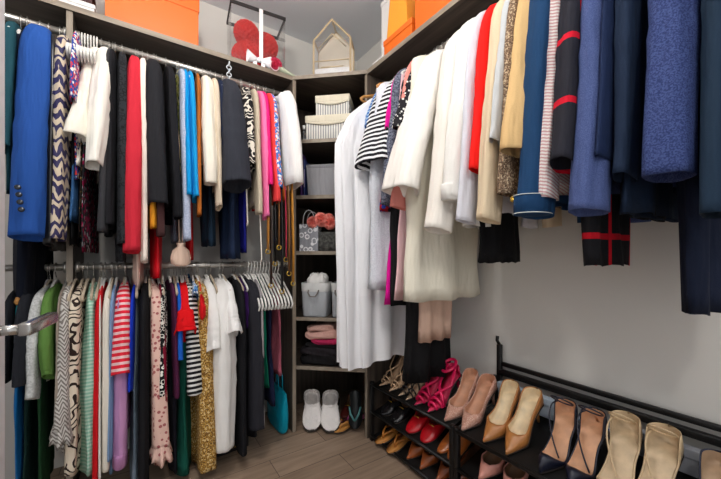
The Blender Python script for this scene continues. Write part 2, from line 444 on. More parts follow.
SIDES = {'U': ('y', LR_Y, LR_Z), 'D': ('y', LR_Y, LL_Z), 'R': ('x', RR_X, RR_Z)}
NG = [0]
WHERE = {'U': 'on the upper left rod', 'D': 'on the lower left rod', 'R': 'on the right-hand rod'}
def G(side, u0, u1, vs, vb, mat, short, cat, name, h='white', w=.175, out=.05, wb=.2, sm=None, fold=.35, lean=0, puff=0, kind='jacket', where=None, ry=.052, cuff=None, taper=.85, tscale=.8, collar=False, k=5, front=None, ustr=None, flounce=0):
    NG[0] += 1; rnd = random.Random(NG[0]*7+3)
    ax, rp, rz_ = SIDES[side]
    if vs and kind != 'tee' and side in 'UR': w -= .03; out += .03
    dd = .052 if side != 'D' else .074
    off = (w+out) if vs else wb
    plane = rp-off
    um = (u0+u1)/2
    conv, zc = (on_y, z_y) if ax == 'y' else (on_x, z_x)
    p0, p1 = conv(u0, plane), conv(u1, plane)
    c, rx = (p0+p1)/2, abs(p1-p0)/2
    c += -lean if ax == 'y' else lean
    if ax == 'y': base_, rz = Vector((c, rp, rz_)), 0
    else: base_, rz = Vector((rp, c, rz_)), -PI/2
    label = short+' '+(where or WHERE[side])
    rz += rnd.uniform(-.07, .07); lean += rnd.uniform(-.008, .008)
    t = thing(name, label, cat, base_, rz)
    tt = min(max(rx*tscale, .006), .05)
    Lb = rz_-dd-zc(um, vb, plane)
    sh = kind not in ('trousers', 'skirt')
    rxs = rx
    mk({'jacket': 'body', 'trousers': 'leg', 'skirt': 'skirt'}.get(kind, 'body') if kind != 'trousers' else 'trouser_leg', body_mesh(rnd, (w-.03 if vs else w) if sh else w*.8, wb, tt, tt*1.15, Lb, fold, k, lean, shoulders=sh, d=dd if sh else .12), mat, t)
    if not sh: pass
    if vs:
        Ls = rz_-dd-zc(um, vs, plane)
        short_s = kind == 'tee'
        for sg in (-1, 1):
            if sg == 1 and side != 'R' and rx < .012: continue
            sl = mk('sleeve', sleeve_mesh(rnd, sg, w if sg < 0 else min(w, .175), out if sg < 0 else .015, rxs, ry if not short_s else ry*1.5, Ls, d=dd, lean=lean, short=short_s, puff=puff, taper=taper), sm or mat, t)
            if cuff and sg == -1:
                rr = rxs*taper*1.06
                mk('cuff', xf(lathe([(rr*.9, 0), (rr, .002), (rr*1.02, .05), (rr*.98, .058)], 20), Matrix.Translation((lean, -(w+out)-.002, -dd-Ls-.004)) @ Matrix.Diagonal((1, ry/rxs*.98, 1, 1))), cuff, sl)
            if flounce and sg == -1:
                n_ = 48; rr = []
                for q in (0, .35, .7, 1):
                    k_ = 1+(flounce-1)*q**.8
                    rr.append([(lean+rxs*taper*.95*k_*math.cos(a)*(1+.16*q*math.sin(7*a)), -(w+out)+ry*taper*.95*k_*math.sin(a)*(1+.16*q*math.sin(7*a+1)), -dd-Ls+.012-.065*q-.008*q*math.sin(6*a)) for a in [2*PI*i/n_ for i in range(n_)]])
                rr += [[(lean+(x_-lean)*.93, -(w+out)+(y_+w+out)*.93, z_+.003) for x_, y_, z_ in r_] for r_ in reversed(rr)]
                mk('flounce', loft(rr, False, False), sm or mat, sl)
    if collar:
        rings = []
        for i in range(9):
            a = PI*(i/8); 
        mk('collar', tube([Vector((tt*.7*math.sin(a)*1.0, -.07*math.cos(a), -.052-.012-.02*abs(math.cos(a)))) for a in [2*PI*i/20 for i in range(21)]], .009, 8), mat, t)
    hanger(h, base_, rz, (w+.03 if vs and kind != 'tee' and side in 'UR' else w)-.004 if sh else w*.85, HWORD[h]+' hanger carrying the '+short)
    return t, base_, rz, tt

C = cloth
# --- upper left rod, left to right
G('U', -2, 14, 150, 190, C((30, 72, 82)), 'dark teal jacket behind the blue blazer', 'jacket', 'jacket', where='at the far left', out=.02)
bl = G('U', 9, 43, 238, 236, C((34, 78, 152), rough=.8), 'royal blue blazer with sleeve buttons', 'blazer', 'blazer', h='black', ry=.062, out=.05, w=.2, collar=True, taper=1.05, lean=-.02)
G('U', 6, 26, None, 330, C((14, 20, 34)), 'long midnight navy evening dress', 'dress', 'dress', wb=.16, w=.16)
G('U', 24, 38, None, 322, C((16, 19, 28)), 'long black evening dress under the blazer', 'dress', 'dress', wb=.15, w=.15)
G('U', 42, 55, 245, 250, leather((22, 22, 24), .3), 'black leather jacket', 'jacket', 'leather_jacket', h='black')
G('U', 51, 69, 240, 225, C((200, 184, 160), 'zigzag', (52, 48, 84), rough=.6, f=.5), 'cream and navy geometric print jacket', 'jacket', 'jacket', ry=.055)
G('U', 66, 73, None, 245, C((16, 16, 18)), 'narrow black slip dress', 'dress', 'dress', wb=.19)
G('U', 73, 80, 108, 180, C((40, 70, 150), 'floral', (210, 60, 60), (235, 230, 220), f=1.2), 'blue and red floral top', 'top', 'blouse', kind='tee', out=.0)
G('U', 71, 79, None, 205, C((52, 92, 138), bscale=400), 'faded blue denim skirt', 'skirt', 'denim_skirt', kind='skirt', wb=.2)
G('U', 79, 83, None, 238, C((30, 24, 20), 'spots', (150, 118, 74), f=1.2), 'leopard print skirt', 'skirt', 'skirt', wb=.22, w=.14)
G('U', 82, 86, None, 252, C((40, 40, 44), 'floral', (150, 20, 70), (170, 170, 176), f=.8), 'burgundy and grey print dress', 'dress', 'dress', wb=.23, w=.14)
G('U', 71, 90, 138, 165, C((232, 226, 212)), 'cream short-sleeved tee', 't-shirt', 'tee_shirt', w=.15, out=.07, ry=.045, taper=1.25, lean=-.05, tscale=.4, h='black')
G('U', 84, 106, 166, 150, C((234, 230, 220)), 'off-white button shirt', 'shirt', 'button_shirt', h='black', puff=.2, out=.07, lean=-.03, tscale=.4)
G('U', 97, 109, 232, 215, C((52, 52, 55)), 'charcoal wool jacket', 'jacket', 'jacket', h='black', lean=-.02)
G('U', 107, 117, 225, 230, C((24, 24, 28)), 'black blouse with lace shoulders', 'blouse', 'blouse', h='clear')
G('U', 114, 125, 245, 262, C((40, 42, 46), 'chain', (16, 16, 18), f=.9), 'black lace long-sleeved dress', 'dress', 'dress', h='clear')
G('U', 124, 139, 252, 240, C((196, 40, 56)), 'coral red dress with long sleeves', 'dress', 'dress', puff=.15, lean=-.012, taper=1.15)
G('U', 138, 147, 262, 250, C((234, 220, 208)), 'blush white blouse beside the coral red dress', 'blouse', 'blouse')
G('U', 129, 146, None, 274, C((226, 196, 180)), 'pale blush long skirt beneath the coral red dress', 'skirt', 'skirt', kind='skirt', wb=.13, tscale=.5)
G('U', 144, 152, 228, 200, C((220, 146, 36)), 'mustard yellow cardigan', 'cardigan', 'cardigan')
G('U', 151, 161, 236, 210, C((68, 42, 42)), 'chocolate brown sweater', 'sweater', 'sweater')
G('U', 150, 166, None, 264, C((196, 14, 28), rough=.35, bs=.1), 'shiny red satin skirt', 'skirt', 'satin_skirt', kind='skirt', wb=.2, tscale=.5)
G('U', 154, 172, 206, 190, C((30, 30, 34)), 'black blazer with flat sleeves', 'blazer', 'blazer', h='clear', w=.19, ry=.058, taper=1.1, lean=.03)
G('U', 170, 180, 218, 205, C((22, 22, 26)), 'black knit jacket right of the black blazer', 'jacket', 'jacket', h='clear', lean=.025)
G('U', 177, 183, None, 175, C((170, 170, 70), 'floral', (60, 80, 40), (220, 210, 160)), 'green and yellow print camisole', 'top', 'camisole', h='clear', wb=.19)
G('U', 178, 187, 240, 180, C((150, 162, 186), 'tweed', (180, 186, 204), f=.6), 'pale blue-grey checked shirt', 'shirt', 'shirt', h='clear')
G('U', 187, 195, 196, 150, C((8, 140, 206)), 'turquoise blue top with long sleeve', 'top', 'blouse', h='clear', lean=.012)
G('U', 194, 201, 200, 180, C((20, 150, 214)), 'second turquoise top right of the first', 'top', 'blouse', h='clear', lean=.02, taper=1.1)
G('U', 189, 199, None, 246, C((190, 22, 28)), 'red skirt showing below the turquoise tops', 'skirt', 'skirt', kind='skirt', wb=.17, tscale=.5)
G('U', 200, 205, 216, 190, C((170, 96, 36)), 'rust brown cardigan', 'cardigan', 'cardigan', h='clear')
G('U', 202, 217, 184, 160, C((234, 226, 210)), 'cream blouse with long full sleeve', 'blouse', 'blouse', puff=.15)
G('U', 215, 222, 208, 190, C((206, 190, 168)), 'beige cardigan right of the cream blouse', 'cardigan', 'cardigan')
G('U', 204, 218, None, 232, C((24, 44, 62)), 'dark blue denim trousers folded', 'trousers', 'folded_jeans', kind='trousers', wb=.14, w=.14, tscale=.6)
G('U', 220, 227, 180, 160, C((24, 34, 58)), 'navy top beside the charcoal blazer', 'top', 'top')
G('U', 224, 243, 186, 150, C((46, 48, 56)), 'charcoal grey blazer raised on a clip chain', 'blazer', 'blazer', h='black', ry=.066, w=.2, taper=1.4, out=.04, collar=True, lean=.01)
G('U', 229, 243, None, 246, C((26, 40, 66), bscale=400, rough=.8), 'dark indigo flared jeans', 'jeans', 'jeans', kind='trousers', wb=.17, w=.12, fold=.5)
G('U', 243, 250, None, 240, C((28, 30, 130)), 'deep blue trousers behind the jeans', 'trousers', 'trousers', kind='trousers', wb=.14, w=.12)
G('U', 247, 258, 168, 188, C((28, 26, 28), 'zebra', (222, 214, 200), f=1.3), 'black and cream abstract print blouse', 'blouse', 'blouse')
G('U', 257, 264, 214, 205, C((196, 182, 160)), 'beige linen jacket', 'jacket', 'jacket')
G('U', 263, 268, 218, 190, C((240, 120, 170)), 'light pink blouse', 'blouse', 'blouse')
G('U', 266, 273, 186, 170, C((232, 34, 122)), 'hot pink blouse', 'blouse', 'blouse')
G('U', 272, 279, 202, 170, C((238, 70, 70)), 'coral pink blouse', 'blouse', 'blouse')
G('U', 277, 285, 189, 175, C((70, 120, 200), 'floral', (235, 238, 245), (240, 130, 110), f=1.1), 'blue and white floral blouse', 'blouse', 'blouse', lean=.015)
G('U', 284, 297, 187, 175, C((238, 236, 232)), 'white short-sleeved top', 'top', 'tee_shirt', kind='tee', ry=.06, out=.02, lean=.035)
G('U', 282, 288, None, 200, C((230, 120, 50)), 'orange top at the rod end', 'top', 'top')

# --- lower left rod
G('D', 0, 12, 380, 383, C((26, 28, 34)), 'dark charcoal jacket behind the door lever', 'jacket', 'jacket', out=.03)
G('D', 12, 24, None, 385, C((20, 128, 140), rough=.35, bs=.1), 'teal satin top', 'top', 'camisole', wb=.18, h='wooden')
G('D', 15, 30, 383, 360, C((32, 34, 40)), 'charcoal tee with wide hem', 'top', 'top', h='beige', ry=.06)
G('D', 9, 20, None, 500, C((20, 104, 168)), 'bright blue long skirt', 'skirt', 'skirt', kind='skirt', wb=.17)
G('D', 22, 32, None, 500, C((18, 44, 40)), 'very dark green long trousers', 'trousers', 'trousers', kind='trousers', wb=.17)
G('D', 31, 43, None, 500, C((28, 66, 38)), 'forest green long dress', 'dress', 'dress', wb=.18)
G('D', 30, 44, 398, 390, C((178, 180, 178), 'tweed', (206, 208, 206), f=.4), 'light grey lace blouse', 'blouse', 'blouse', h='beige')
G('D', 42, 56, 377, 350, C((92, 130, 62)), 'olive green jacket with long sleeve', 'jacket', 'jacket', puff=.15, lean=.015)
G('D', 54, 60, 400, 440, C((150, 138, 126)), 'taupe blouse', 'blouse', 'blouse', h='grey')
G('D', 52, 69, 425, 455, C((196, 192, 186), 'zigzag', (120, 114, 108), f=1.4), 'light grey zigzag print blouse with flounce', 'blouse', 'blouse', h='beige', taper=1.2, flounce=1.35)
G('D', 68, 82, 470, 478, C((214, 200, 180), 'zebra', (44, 32, 28)), 'cream and dark brown zebra print dress', 'dress', 'dress', h='beige')
G('D', 78, 96, None, 478, C((150, 206, 180), 'stripes', (196, 226, 208), f=2.0), 'mint green striped dress', 'dress', 'dress', h='beige', wb=.23, tscale=1.15)
G('D', 95, 98, 478, 470, C((234, 232, 226)), 'thin white shirt left of the bright red dress', 'shirt', 'shirt')
G('D', 97, 104, 485, 480, C((196, 18, 28)), 'bright red long dress', 'dress', 'dress')
G('D', 103, 112, 468, 475, C((222, 214, 200)), 'ivory long-sleeved shirt', 'shirt', 'shirt')
G('D', 111, 117, 455, 478, C((120, 150, 188)), 'light blue denim shirt', 'shirt', 'shirt', tscale=1.1)
G('D', 114, 132, 375, 372, C((226, 40, 60), 'stripes', (240, 200, 200), f=1.15), 'red and white striped tee', 't-shirt', 'tee_shirt', ry=.06, taper=1.25)
G('D', 117, 131, 462, 440, C((192, 140, 184)), 'lilac sweatshirt with ribbed cuff', 'sweatshirt', 'sweatshirt', cuff=C((180, 128, 172)), out=.03, taper=1.0)
G('D', 133, 139, 389, 380, C((22, 56, 188)), 'cobalt blue top', 'top', 'top')
G('D', 133, 141, None, 478, C((112, 126, 140)), 'blue-grey long skirt', 'skirt', 'skirt', kind='skirt', wb=.2, tscale=1.1)
G('D', 141, 153, 480, 478, C((22, 22, 25)), 'black long-sleeved dress', 'dress', 'dress', taper=.9)
G('D', 149, 163, 445, 470, C((224, 186, 172), 'spots', (170, 96, 96), f=.8), 'blush dress with small dark red flowers', 'dress', 'dress', taper=1.2, flounce=1.45, lean=.01)
G('D', 157, 162, 400, 400, C((128, 20, 46)), 'wine red blouse', 'blouse', 'blouse')
G('D', 161, 170, 392, 400, C((20, 20, 22), 'chain', (226, 224, 214), f=.9), 'black blouse with white ring print', 'blouse', 'blouse')
G('D', 169, 176, 396, 400, C((60, 24, 58), 'tweed', (90, 30, 60)), 'plum sparkly top', 'top', 'top')
G('D', 167, 177, None, 468, C((24, 24, 34)), 'black navy trousers', 'trousers', 'trousers', kind='trousers', wb=.2)
G('D', 176, 193, None, 476, C((18, 84, 70)), 'dark emerald green long dress', 'dress', 'dress', wb=.2)
G('D', 178, 184, 360, 352, C((24, 92, 190)), 'bright blue top under the bright red blouse', 'top', 'top')
G('D', 180, 196, 334, 322, C((214, 12, 20)), 'bright red blouse with flared sleeve', 'blouse', 'blouse', ry=.05, taper=1.35, out=.06)
G('D', 184, 197, 392, 385, C((24, 24, 26), 'stripes', (226, 226, 222), f=1.3), 'black and white striped tee', 't-shirt', 'tee_shirt', taper=1.1)
G('D', 194, 200, 300, 330, C((90, 140, 190), 'floral', (230, 235, 240), (30, 60, 120), f=1.3), 'blue and white print top', 'top', 'top', kind='tee', out=0)
G('D', 200, 207, 311, 330, C((214, 22, 30)), 'small red top beside the gold print dress', 'top', 'top')
G('D', 197, 212, 466, 472, C((196, 152, 74), 'tweed', (96, 62, 26), (222, 196, 140), f=.55), 'gold and brown speckled print dress', 'dress', 'dress', taper=1.2, tscale=1, lean=.01)
G('D', 211, 216, None, 428, C((170, 16, 26)), 'deep red skirt behind the white blouses', 'skirt', 'skirt', kind='skirt', wb=.2)
G('D', 206, 219, 352, 380, C((238, 236, 232)), 'white blouse with short loose sleeve', 'blouse', 'blouse', taper=1.2)
G('D', 218, 238, 445, 440, C((236, 234, 230)), 'long white dress with full sleeves', 'dress', 'dress', puff=.2, taper=.95, ry=.06)
G('D', 228, 241, 334, 360, C((242, 241, 238)), 'white tee with square sleeve', 't-shirt', 'tee_shirt', kind='jacket', ry=.058, out=.07, taper=1.2, lean=.01)
G('D', 238, 247, 452, 450, C((20, 20, 24)), 'black long jacket beside the white dress', 'jacket', 'long_jacket', taper=.9)
G('D', 246, 252, None, 330, C((74, 36, 110)), 'purple camisole', 'top', 'camisole')
G('D', 249, 262, 428, 440, C((38, 38, 44)), 'charcoal long cardigan', 'cardigan', 'cardigan', taper=1.05)
G('D', 261, 266, 425, 420, C((150, 144, 146)), 'grey blouse right of the charcoal cardigan', 'blouse', 'blouse')
G('D', 264, 271, None, 388, C((10, 110, 84)), 'bright green dress', 'dress', 'dress', w=.12, wb=.2)
G('D', 271, 279, None, 405, C((20, 26, 54)), 'navy dress right of the green one', 'dress', 'dress', w=.12, wb=.2)
G('D', 280, 286, None, 376, C((176, 92, 108)), 'dusty rose blouse', 'blouse', 'blouse', w=.12, wb=.18)

# --- right-hand rod, from the corner towards the camera
gown = C((236, 236, 238))
def gown_obj():
    y = 1.50; base_ = Vector((RR_X, y, RR_Z))
    t = thing('wedding_gown', 'long sheer white gown hanging beside the shelving tower', 'gown', base_, -PI/2)
    rnd = random.Random(5)
    rings, n, rows = [], 120, 40
    for i in range(rows+1):
        s = i/rows; dz = .02+1.50*s
        if s < .12: ww = .06+.22*(s/.12)**.8
        else: ww = .28+.07*min(1, (s-.12)/.1)-.03*s
        tt = .02+.055*min(1, s*2)+.015*s
        r = []
        for kx in range(n):
            a = 2*PI*kx/n; c, q = math.cos(a), math.sin(a)
            f = 1+min(1, s*3)*(.045*math.sin(17*a+.6*math.sin(4*s))+.03*math.sin(31*a+1))
            r.append((math.copysign(abs(q)**.8, q)*tt*(1+min(1, s*2)*.22*math.sin(14*a*1.0+2*s)), -min(c*ww*f, .37) if c > 0 else min(-c*ww*f, .235), -.052-dz-.05*s*math.sin(3*a)*.4-(.06*max(0, -c)*s)))
        rings.append(r)
    k1 = 31
    mk('bodice', loft(rings[:k1], True, False), gown, t)
    mk('skirt_hem', loft(rings[k1-1:], False, False), sheer((238, 238, 240), .93), t, label='sheer lower skirt')
    hanger('wooden', base_, -PI/2, .19, 'wooden hanger with yellow padding carrying the sheer white gown')
gown_obj()
G('R', 359, 378, None, 290, C((222, 226, 232), 'tweed', (196, 200, 208), bs=1, bscale=70), 'white textured lace dress', 'dress', 'lace_dress', h='wooden', wb=.26, w=.2, tscale=.7)
G('R', 368, 376, 130, 160, C((60, 110, 180), 'stripes', (160, 185, 215), f=1.5), 'light blue denim shirt with stripes', 'shirt', 'shirt', h='clear', w=.15, out=.02, tscale=.3)
G('R', 360, 383, 166, 160, C((24, 24, 30), 'stripes', (228, 228, 230), f=1.1), 'navy and white striped sweater', 'sweater', 'sweater', h='black', out=.08, w=.15, ry=.055, taper=1.15, tscale=.4)
G('R', 378, 385, None, 198, C((170, 30, 40), 'floral', (30, 60, 150), (30, 30, 40), f=.7), 'red and blue floral skirt', 'skirt', 'skirt', kind='skirt', wb=.19)
G('R', 384, 390, None, 306, C((24, 23, 25)), 'black long dress behind the striped sweater', 'dress', 'dress', h='black', wb=.22)
G('R', 387, 392, 205, 290, C((120, 124, 140), 'tweed', (60, 64, 80), f=.4), 'grey and navy patterned blouse', 'blouse', 'blouse', h='black')
G('R', 391, 395, 130, 305, C((226, 18, 150)), 'magenta dress', 'dress', 'dress', h='black', wb=.25, out=.02)
G('R', 395, 399, None, 300, C((236, 196, 200)), 'pale pink dress', 'dress', 'dress', wb=.2)
G('R', 398, 412, None, 382, C((16, 15, 17)), 'black draped long dress', 'dress', 'dress', h='black', wb=.15, w=.14, fold=.5)
G('R', 399, 409, 128, 185, C((34, 32, 36), 'spots', (225, 222, 216), f=1.0), 'black tweed jacket with white dots', 'jacket', 'jacket', h='black')
G('R', 400, 406, 208, 215, C((226, 140, 130)), 'salmon pink blouse with cuff below white sleeve', 'blouse', 'blouse', out=.06, ry=.06)
G('R', 396, 412, None, 302, C((232, 226, 208)), 'cream knee-length dress', 'dress', 'dress', wb=.255, w=.2, tscale=1, fold=.25)
G('R', 393, 417, 191, 215, C((240, 236, 228)), 'white jacket with wide plain sleeve', 'jacket', 'jacket', h='clear', ry=.060, out=.14, taper=1.12, w=.14, wb=.16)
G('R', 414, 422, None, 343, C((214, 180, 160)), 'blush dress ending below the cream dress', 'dress', 'dress', wb=.12, w=.12)
G('R', 425, 445, 231, 215, C((238, 232, 222)), 'ivory coat with long straight sleeve', 'coat', 'coat', h='clear', ry=.058, out=.10, taper=.9, w=.16)
G('R', 444, 461, 200, 225, C((232, 230, 224)), 'white trench coat with gathered cuff and button', 'coat', 'coat', h='grey', ry=.06, out=.07, cuff=C((238, 236, 230)))
G('R', 461, 473, 222, 210, C((214, 214, 222)), 'pale lavender-grey coat', 'coat', 'coat', h='grey', out=.06)
G('R', 472, 483, 172, 170, C((240, 30, 24)), 'bright red jacket', 'jacket', 'jacket', h='clear', out=.05)
G('R', 474, 485, None, 245, C((20, 20, 22)), 'black trouser leg hanging below the red jacket', 'trousers', 'trousers', kind='trousers', wb=.13, w=.16, where='on the right-hand rod')
G('R', 482, 496, 221, 190, C((222, 202, 170)), 'light beige jacket', 'jacket', 'jacket', out=.06, taper=.95)
G('R', 495, 504, 143, 150, C((198, 202, 204)), 'light grey cardigan', 'cardigan', 'cardigan', out=.06, taper=.8)
G('R', 503, 516, 195, 200, C((150, 124, 100), 'tweed', (84, 66, 54), (200, 180, 150), f=.8, bs=.8), 'brown sequinned tweed jacket', 'jacket', 'jacket', out=.04)
G('R', 508, 527, 152, 190, C((216, 180, 126)), 'camel coat with a wide cuff', 'coat', 'coat', out=.07, ry=.055, taper=1.05)
jk = G('R', 521, 550, 214, 200, C((26, 62, 100), bscale=420, bs=.6), 'blue denim jacket with rolled cuff', 'jacket', 'denim_jacket', out=.06, ry=.062, taper=1.0, cuff=C((26, 62, 100), bscale=420, bs=.6))
G('R', 548, 560, 198, 190, C((222, 216, 212), 'stripes', (196, 150, 150), f=3.0), 'white ribbed knit with fine red stripes', 'sweater', 'sweater', out=.05)
G('R', 554, 580, 166, 160, C((38, 38, 46), 'plaid', (206, 20, 44), f=.7), 'charcoal plaid coat with red lines', 'coat', 'coat', out=.06, ry=.055, taper=1.05)
G('R', 567, 601, 213, 190, C((56, 70, 116), 'tweed', (80, 94, 138), f=1.6), 'blue heathered wool coat', 'coat', 'coat', out=.06, taper=1.05, tscale=.6)
G('R', 567, 592, None, 266, C((24, 24, 28), 'plaid', (190, 16, 34), f=.7), 'long black dress with red lines', 'dress', 'dress', wb=.16, w=.13, tscale=.9)
G('R', 603, 615, 160, 170, C((26, 40, 72)), 'navy cardigan left of the boucle coat', 'cardigan', 'cardigan', out=.05, tscale=.4)
G('R', 613, 637, 178, 212, C((26, 40, 62)), 'dark slate navy coat', 'coat', 'coat', out=.03)
G('R', 606, 640, None, 213, C((16, 16, 20)), 'black zip jacket below the boucle coat', 'jacket', 'jacket', wb=.17, w=.16, tscale=.6)
G('R', 640, 688, 178, 165, C((38, 50, 94), 'tweed', (64, 78, 124), f=.9, bs=1.0, bscale=90), 'thick blue boucle coat', 'coat', 'coat', out=.05, ry=.062, taper=1.0)
G('R', 688, 722, 216, 190, C((26, 44, 62)), 'dark teal navy coat', 'coat', 'coat', out=.05, ry=.06, taper=1.0)
G('R', 676, 712, None, 316, C((20, 28, 48)), 'long navy ribbed knit dress', 'dress', 'dress', wb=.12, w=.14, tscale=.8, fold=.5)
G('R', 722, 760, 230, 190, C((20, 24, 36)), 'midnight navy coat nearest the camera', 'coat', 'coat', out=.05)

# blazer sleeve buttons, jacket zip and trims
for i in range(4):
    mk('sleeve_button', xf(lathe([(0, 0), (.0085, 0), (.0095, .002), (.008, .004), (0, .0035)], 16), Matrix.Translation((-.030+.003*i, -.316, -.052-.70-.026*i)) @ Matrix.Rotation(PI/2, 4, 'X') @ Matrix.Rotation(PI, 4, 'X')), plain('dark_button', (40, 44, 52), .25, .4), bl[0])
mk('rivet_button', xf(lathe([(0, 0), (.009, 0), (.009, .003), (0, .004)], 16), Matrix.Translation((-.03, -.285, -.052-(RR_Z-.052-z_x(525, 200, .96))+.0)) @ Matrix.Rotation(PI/2, 4, 'X')), plain('brass', (214, 176, 70), .3, .8), jk[0])

# empty hanger clusters
h0 = None
for i in range(9):
    x = on_y(73+i*3.0, LR_Y)
    lab = 'empty white plastic hanger bunched right of the divider panel'
    if h0 is None: h0 = hanger('white', (x, LR_Y, LR_Z), .05, .235, lab, 'empty white hangers on the upper rod', wide=True, kz=1.6)
    else: place(copy_tree(h0), (x, LR_Y, LR_Z), .05)
h1 = None
for i in range(11):
    x = on_y(247+i*3.0, LR_Y)
    lab = 'white plastic hanger crowded at the right end of the lower rod'
    if h1 is None: h1 = hanger('white', (x, LR_Y-.012, LL_Z), 0, .235, lab, 'white hangers at the right end of the lower rod', wide=True, kz=2.2)
    else: place(copy_tree(h1), (x, LR_Y-.012, LL_Z), 0)
h2 = None
for i in range(14):
    x = on_y(76+i*12.2, LR_Y)
    lab = 'slim beige hanger between the clothes on the lower left rod'
    if h2 is None: h2 = hanger('beige', (x, LR_Y, LL_Z), 0, .19, lab, 'slim beige hangers on the lower left rod')
    else: place(copy_tree(h2), (x, LR_Y, LL_Z), 0)

# blush pouch hanging by two cords
x = on_y(181, 1.78); zb = z_y(181, 266, 1.78)
t = thing('drawstring_pouch', 'small blush drawstring pouch hanging on two long cords above the lower rod', 'pouch', (x, 1.78, zb))
pm = C((222, 192, 172))
mk('bag', loft([[(rx*math.cos(a)*(1+.08*math.sin(5*a)), .018*math.sin(a), z) for a in [2*PI*i/24 for i in range(24)]] for rx, z in ((.022, 0), (.040, .012), (.043, .04), (.034, .075), (.014, .095), (.02, .11))]), pm, t)
for s in (-1, 1): mk('cord', tube([(s*.006, 0, .1), (s*.010, 0, .26), (s*.006, .02, .5), (0, .1, .75)], .0028, 6), pm, t)
for k, (u, v) in enumerate(((247, 226), (261, 262))):
    x = on_y(u, 1.74); z = z_y(u, v, 1.74)
    o = mk('drawcord', tube([(0, 0, 0), (.004, 0, .02), (-.003, 0, .2), (.002, .05, .42)], .0035, 6), C((232, 226, 214)))
    o.location = (x, 1.74, z); o['label'] = ['short white drawcord hanging below the beige linen jacket', 'long white drawcord hanging in front of the grey wall'][k]; o['category'] = 'cord'

# belts hanging near the shelving tower
BC = [((206, 140, 60), 'tan leather belt', 268, 250), ((58, 40, 30), 'dark brown leather belt', 271, 284), ((24, 22, 22), 'black leather belt', 275, 262), ((150, 98, 48), 'mid brown braided belt', 279, 246),
      ((20, 20, 22), 'wide black elastic belt', 282, 290), ((232, 62, 96), 'hot pink skinny belt', 286, 258), ((120, 78, 40), 'cognac brown belt', 289, 272), ((214, 146, 52), 'honey tan belt with round end', 293, 282)]
for i, (c, nm, u, v) in enumerate(BC):
    y = 1.72+.012*(i % 3); x = on_y(u, y); zb = z_y(u, v, y)
    x = min(x, .765)
    t = thing('belt', nm+' hanging beside the shelving tower', 'belt', (x, y, zb))
    L = 1.96-zb; wd = .008 if 'skinny' in nm or 'braided' in nm else .016
    mk('strap', tube([(.0, 0, 0), (.002, .003, L*.2), (-.003, .01, L*.5), (.002, .05, L*.8), (0, .16, L)], wd, 8, flat=.35), leather(c, .45), t)
    mk('buckle', tube([p+Vector((0, 0, -.008)) for p in arc((0, 0, 0), .012, 0, 360, 16, 'xz')], .0028, 6, False), plain('brass', (214, 176, 70), .3, .8), t)

# ------------------------------------------------------------------ things on the top shelves
TOP = SH1
OR = lambda: plain('orange_card', (228, 104, 16), .5)
def gift_box(label, x0, x1, y0, y1, z0, z1, c, lid=.05, cl=None, name='gift_box', rz=0):
    cx_, cy_ = (x0+x1)/2, (y0+y1)/2
    t = thing(name, label, 'box', (cx_, cy_, z0), rz)
    w, d, h = (x1-x0)/2, (y1-y0)/2, z1-z0
    mk('box_body', box(-w+.004, w-.004, -d+.004, d-.004, 0, h-.006, .002), c, t, False)
    mk('lid', box(-w, w, -d, d, h-lid, h, .003), cl or c, t, False)
    return t
gift_box('long bright orange lidded box lying on the left top shelf', -.14, .262, 1.925, 2.2, TOP, TOP+.27, OR(), .075)
gift_box('small white box left of the orange box on the top shelf', -.30, -.17, 1.925, 2.1, TOP, TOP+.05, plain('white_card', (226, 224, 222), .6), .02)
gift_box('small dark red and black box standing on the small white box', -.29, -.18, 1.95, 2.08, TOP+.05, TOP+.14, plain('dark_card', (60, 22, 24), .6), .03)
gift_box('low orange box at the corner end of the right top shelf', 1.13, 1.42, 1.22, 1.455, TOP, TOP+.10, OR(), .03)
gift_box('larger orange box nearer the camera on the right top shelf', 1.13, 1.42, .95, 1.205, TOP, TOP+.25, OR(), .045)
gift_box('tall white box standing at the corner end of the right top shelf', 1.20, 1.43, 1.47, 1.57, TOP, TOP+.42, plain('white_card', (226, 224, 222), .6), .03)
t = thing('paper_bag', 'yellow-orange paper shopping bag on the low orange box', 'bag', (1.25, 1.35, TOP+.10))
bm_ = plain('yellow_orange_paper', (240, 158, 44), .55)
mk('bag_body', loft([[(x*(1-.06*q), y*(1-.3*q), .26*q) for x, y in ((-.11, -.085), (.11, -.085), (.11, .085), (-.11, .085))] for q in (0, .33, .66, 1)]), bm_, t, False)
for s in (-1, 1): mk('handle', tube([(-.04, s*.05, .26), (-.03, s*.05, .30), (0, s*.05, .315), (.03, s*.05, .30), (.04, s*.05, .26)], .003, 6), plain('brown_cord', (120, 70, 30), .8), t)
o = gift_box('flat white tray box under the edge of the yellow paper bag', 1.13, 1.2, 1.462, 1.56, TOP, TOP+.03, plain('white_card', (226, 224, 222), .6), .01)

# rose display case
def rose(rnd, r, c, out):
    # a rosette: nested petal cups facing direction c->out
    V, F = [], []
    q = out.to_track_quat('Z', 'Y').to_matrix().to_4x4(); M = Matrix.Translation(c) @ q @ Matrix.Rotation(rnd.uniform(0, 6), 4, 'Z')
    for ring_, (n, rr, hh, tilt) in enumerate(((3, .35, .55, .1), (5, .68, .42, .35), (6, 1.0, .22, .62))):
        for i in range(n):
            a0 = 2*PI*i/n+ring_*.5; da = PI/n*1.35
            b = len(V)
            for s in (-1, 0, 1):
                a = a0+s*da
                V.append(M @ Vector((rr*.55*r*math.cos(a), rr*.55*r*math.sin(a), -.2*r)))
                k = 1 if s == 0 else .9
                V.append(M @ Vector((rr*r*math.cos(a)*k, rr*r*math.sin(a)*k, hh*r*(1 if s == 0 else .7))))
            F += [(b, b+2, b+3, b+1), (b+2, b+4, b+5, b+3)]
    return V, F
